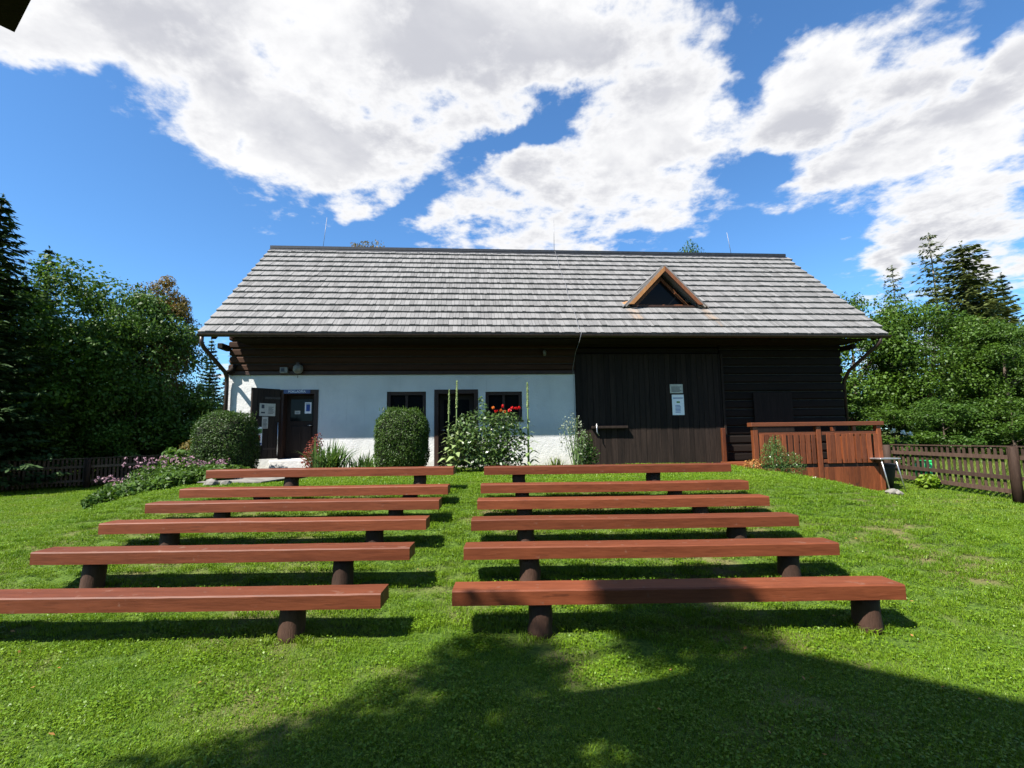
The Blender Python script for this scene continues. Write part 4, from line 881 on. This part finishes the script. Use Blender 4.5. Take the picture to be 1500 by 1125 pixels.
blade_tile('tuft_a', 420, .16, .018, .042, .0042, 1, 'grass'); blade_tile('tuft_b', 360, .16, .018, .050, .0045, 2, 'grass', 90); blade_tile('tuft_c', 400, .16, .015, .036, .0042, 3, 'grass', 25)
blade_tile('tuft_d', 220, .24, .025, .055, .0085, 4, 'grass'); blade_tile('tuft_e', 220, .24, .022, .050, .0085, 5, 'grass', 40)
blade_tile('tuft_f', 90, .3, .14, .42, .012, 6, 'meadow'); blade_tile('tuft_g', 16, .05, .05, .10, .006, 7, 'grass')
def scatter(x0, x1, y0, y1, sp):
    gx, gy = np.meshgrid(np.arange(x0, x1, sp), np.arange(y0, y1, sp)); p = np.stack([gx.ravel(), gy.ravel()], 1); return p+RNG.uniform(-.5, .5, p.shape)*sp
pts, kinds = [], []
near = scatter(-11, 11, 1.2, 9.2, .155); near = near[np.abs(near[:, 0]) < near[:, 1]*1.12+1.0]
far = scatter(-24, 11.4, 7.5, 20, .27); far = far[(far[:, 1] > 9.0) | (np.abs(far[:, 0]) > 9.5)]; far = far[np.abs(far[:, 0]) < far[:, 1]*1.15+1]
hx = far-np.array([HO.x, HO.y]); c_, s_ = math.cos(YAW), math.sin(YAW); lx = hx[:, 0]*c_+hx[:, 1]*s_; ly = -hx[:, 0]*s_+hx[:, 1]*c_
far = far[~((lx > XL-.1) & (lx < XR+.1) & (ly > -.12)) & ~((lx > PX0) & (lx < PX1) & (ly > PY0))]
far = far[~((far[:, 0] > -5.9) & (far[:, 0] < -4.3) & (far[:, 1] > 9.2) & (far[:, 1] < 12.7))]
mead = np.concatenate([scatter(11.6, 30, 7, 24, .45), scatter(-30, -10, 17, 30, .5)])
mead = mead[((mead[:, 0] > 0) & (mead[:, 0] > 11.7+(10.7-mead[:, 1])*.17)) | ((mead[:, 0] < 0) & (mead[:, 1] > 19.6+(mead[:, 0]+16.2)*1.12))]
legs = np.array(LEGS)
keep = np.ones(len(near), bool)
for l in legs: 
    dd = near-l; keep &= ~((np.abs(dd[:, 0]) < .17) & (dd[:, 1] > -.26) & (dd[:, 1] < .13) & (RNG.uniform(0, 1, len(near)) < .75))
worn = ((.95, 4.33, .42, .09), (-4.45, 4.28, .3, .08), (-3.3, 4.32, .25, .05), (1.9, 5.22, .35, .05), (.4, 4.3, .25, .07), (2.5, 5.95, .3, .05), (-2.6, 5.2, .3, .05))
for (wx, wy, ax, ay) in worn: keep &= ~((((near[:, 0]-wx)/ax)**2+((near[:, 1]-wy)/(ay+.06))**2 < 1) & (RNG.uniform(0, 1, len(near)) < .8))
near = near[keep]
allp = np.concatenate([near, far, mead]); kk = np.concatenate([RNG.choice([0, 0, 1, 2], len(near)), RNG.choice([3, 4], len(far)), np.full(len(mead), 5)])
ex = []
for l in legs:
    for q in range(14):
        an = random.uniform(0, 6.28); rd = random.uniform(.125, .22); ex.append((l[0]+math.cos(an)*rd, l[1]+math.sin(an)*rd))
allp = np.concatenate([allp, np.array(ex)]); kk = np.concatenate([kk, np.full(len(ex), 6)])
gme = bpy.data.meshes.new('grass'); gme.vertices.add(len(allp)); gme.vertices.foreach_set('co', np.column_stack([allp, ground_z(allp[:, 0], allp[:, 1])+.0]).astype(np.float32).ravel())
for nm, ty, dat in (('kind', 'INT', kk.astype(np.int32)), ('rotz', 'FLOAT', RNG.uniform(0, 6.28, len(allp)).astype(np.float32)), ('scl', 'FLOAT', RNG.uniform(.8, 1.25, len(allp)).astype(np.float32))):
    at = gme.attributes.new(nm, ty, 'POINT'); at.data.foreach_set('value', dat)
grass = props(link('grass', gme, None), 'short mown green lawn covering the bank around the benches', 'grass', kind='stuff')
ng = bpy.data.node_groups.new('grass_scatter', 'GeometryNodeTree'); ng.interface.new_socket('Geometry', in_out='INPUT', socket_type='NodeSocketGeometry'); ng.interface.new_socket('Geometry', in_out='OUTPUT', socket_type='NodeSocketGeometry')
gi = ng.nodes.new('NodeGroupInput'); go = ng.nodes.new('NodeGroupOutput'); iop = ng.nodes.new('GeometryNodeInstanceOnPoints'); ci = ng.nodes.new('GeometryNodeCollectionInfo')
ci.inputs['Collection'].default_value = tufts; ci.inputs['Separate Children'].default_value = True; ci.inputs['Reset Children'].default_value = True
def nattr(nm, ty): n = ng.nodes.new('GeometryNodeInputNamedAttribute'); n.data_type = ty; n.inputs['Name'].default_value = nm; return n.outputs['Attribute']
cx = ng.nodes.new('ShaderNodeCombineXYZ'); ng.links.new(nattr('rotz', 'FLOAT'), cx.inputs[2])
ng.links.new(gi.outputs[0], iop.inputs['Points']); ng.links.new(ci.outputs[0], iop.inputs['Instance']); iop.inputs['Pick Instance'].default_value = True
ng.links.new(nattr('kind', 'INT'), iop.inputs['Instance Index']); ng.links.new(cx.outputs[0], iop.inputs['Rotation']); ng.links.new(nattr('scl', 'FLOAT'), iop.inputs['Scale'])
ng.links.new(iop.outputs[0], go.inputs[0])
md = grass.modifiers.new('scatter', 'NODES'); md.node_group = ng
# a few fallen leaves on the lawn
n = 60; P = np.column_stack([RNG.uniform(-5, 5.5, n), RNG.uniform(2.4, 6.5, n)]); P3 = np.column_stack([P, ground_z(P[:, 0], P[:, 1])+.036])
props(link('fallen_leaves', quads('fallen_leaves', leaves(P3, np.array([[0, 0, 1.]]*n), .034, .65, .35), RNG.uniform(0, 1, n)), 'dead_leaf'), 'dry tan leaves scattered over the lawn', 'leaves', kind='stuff')
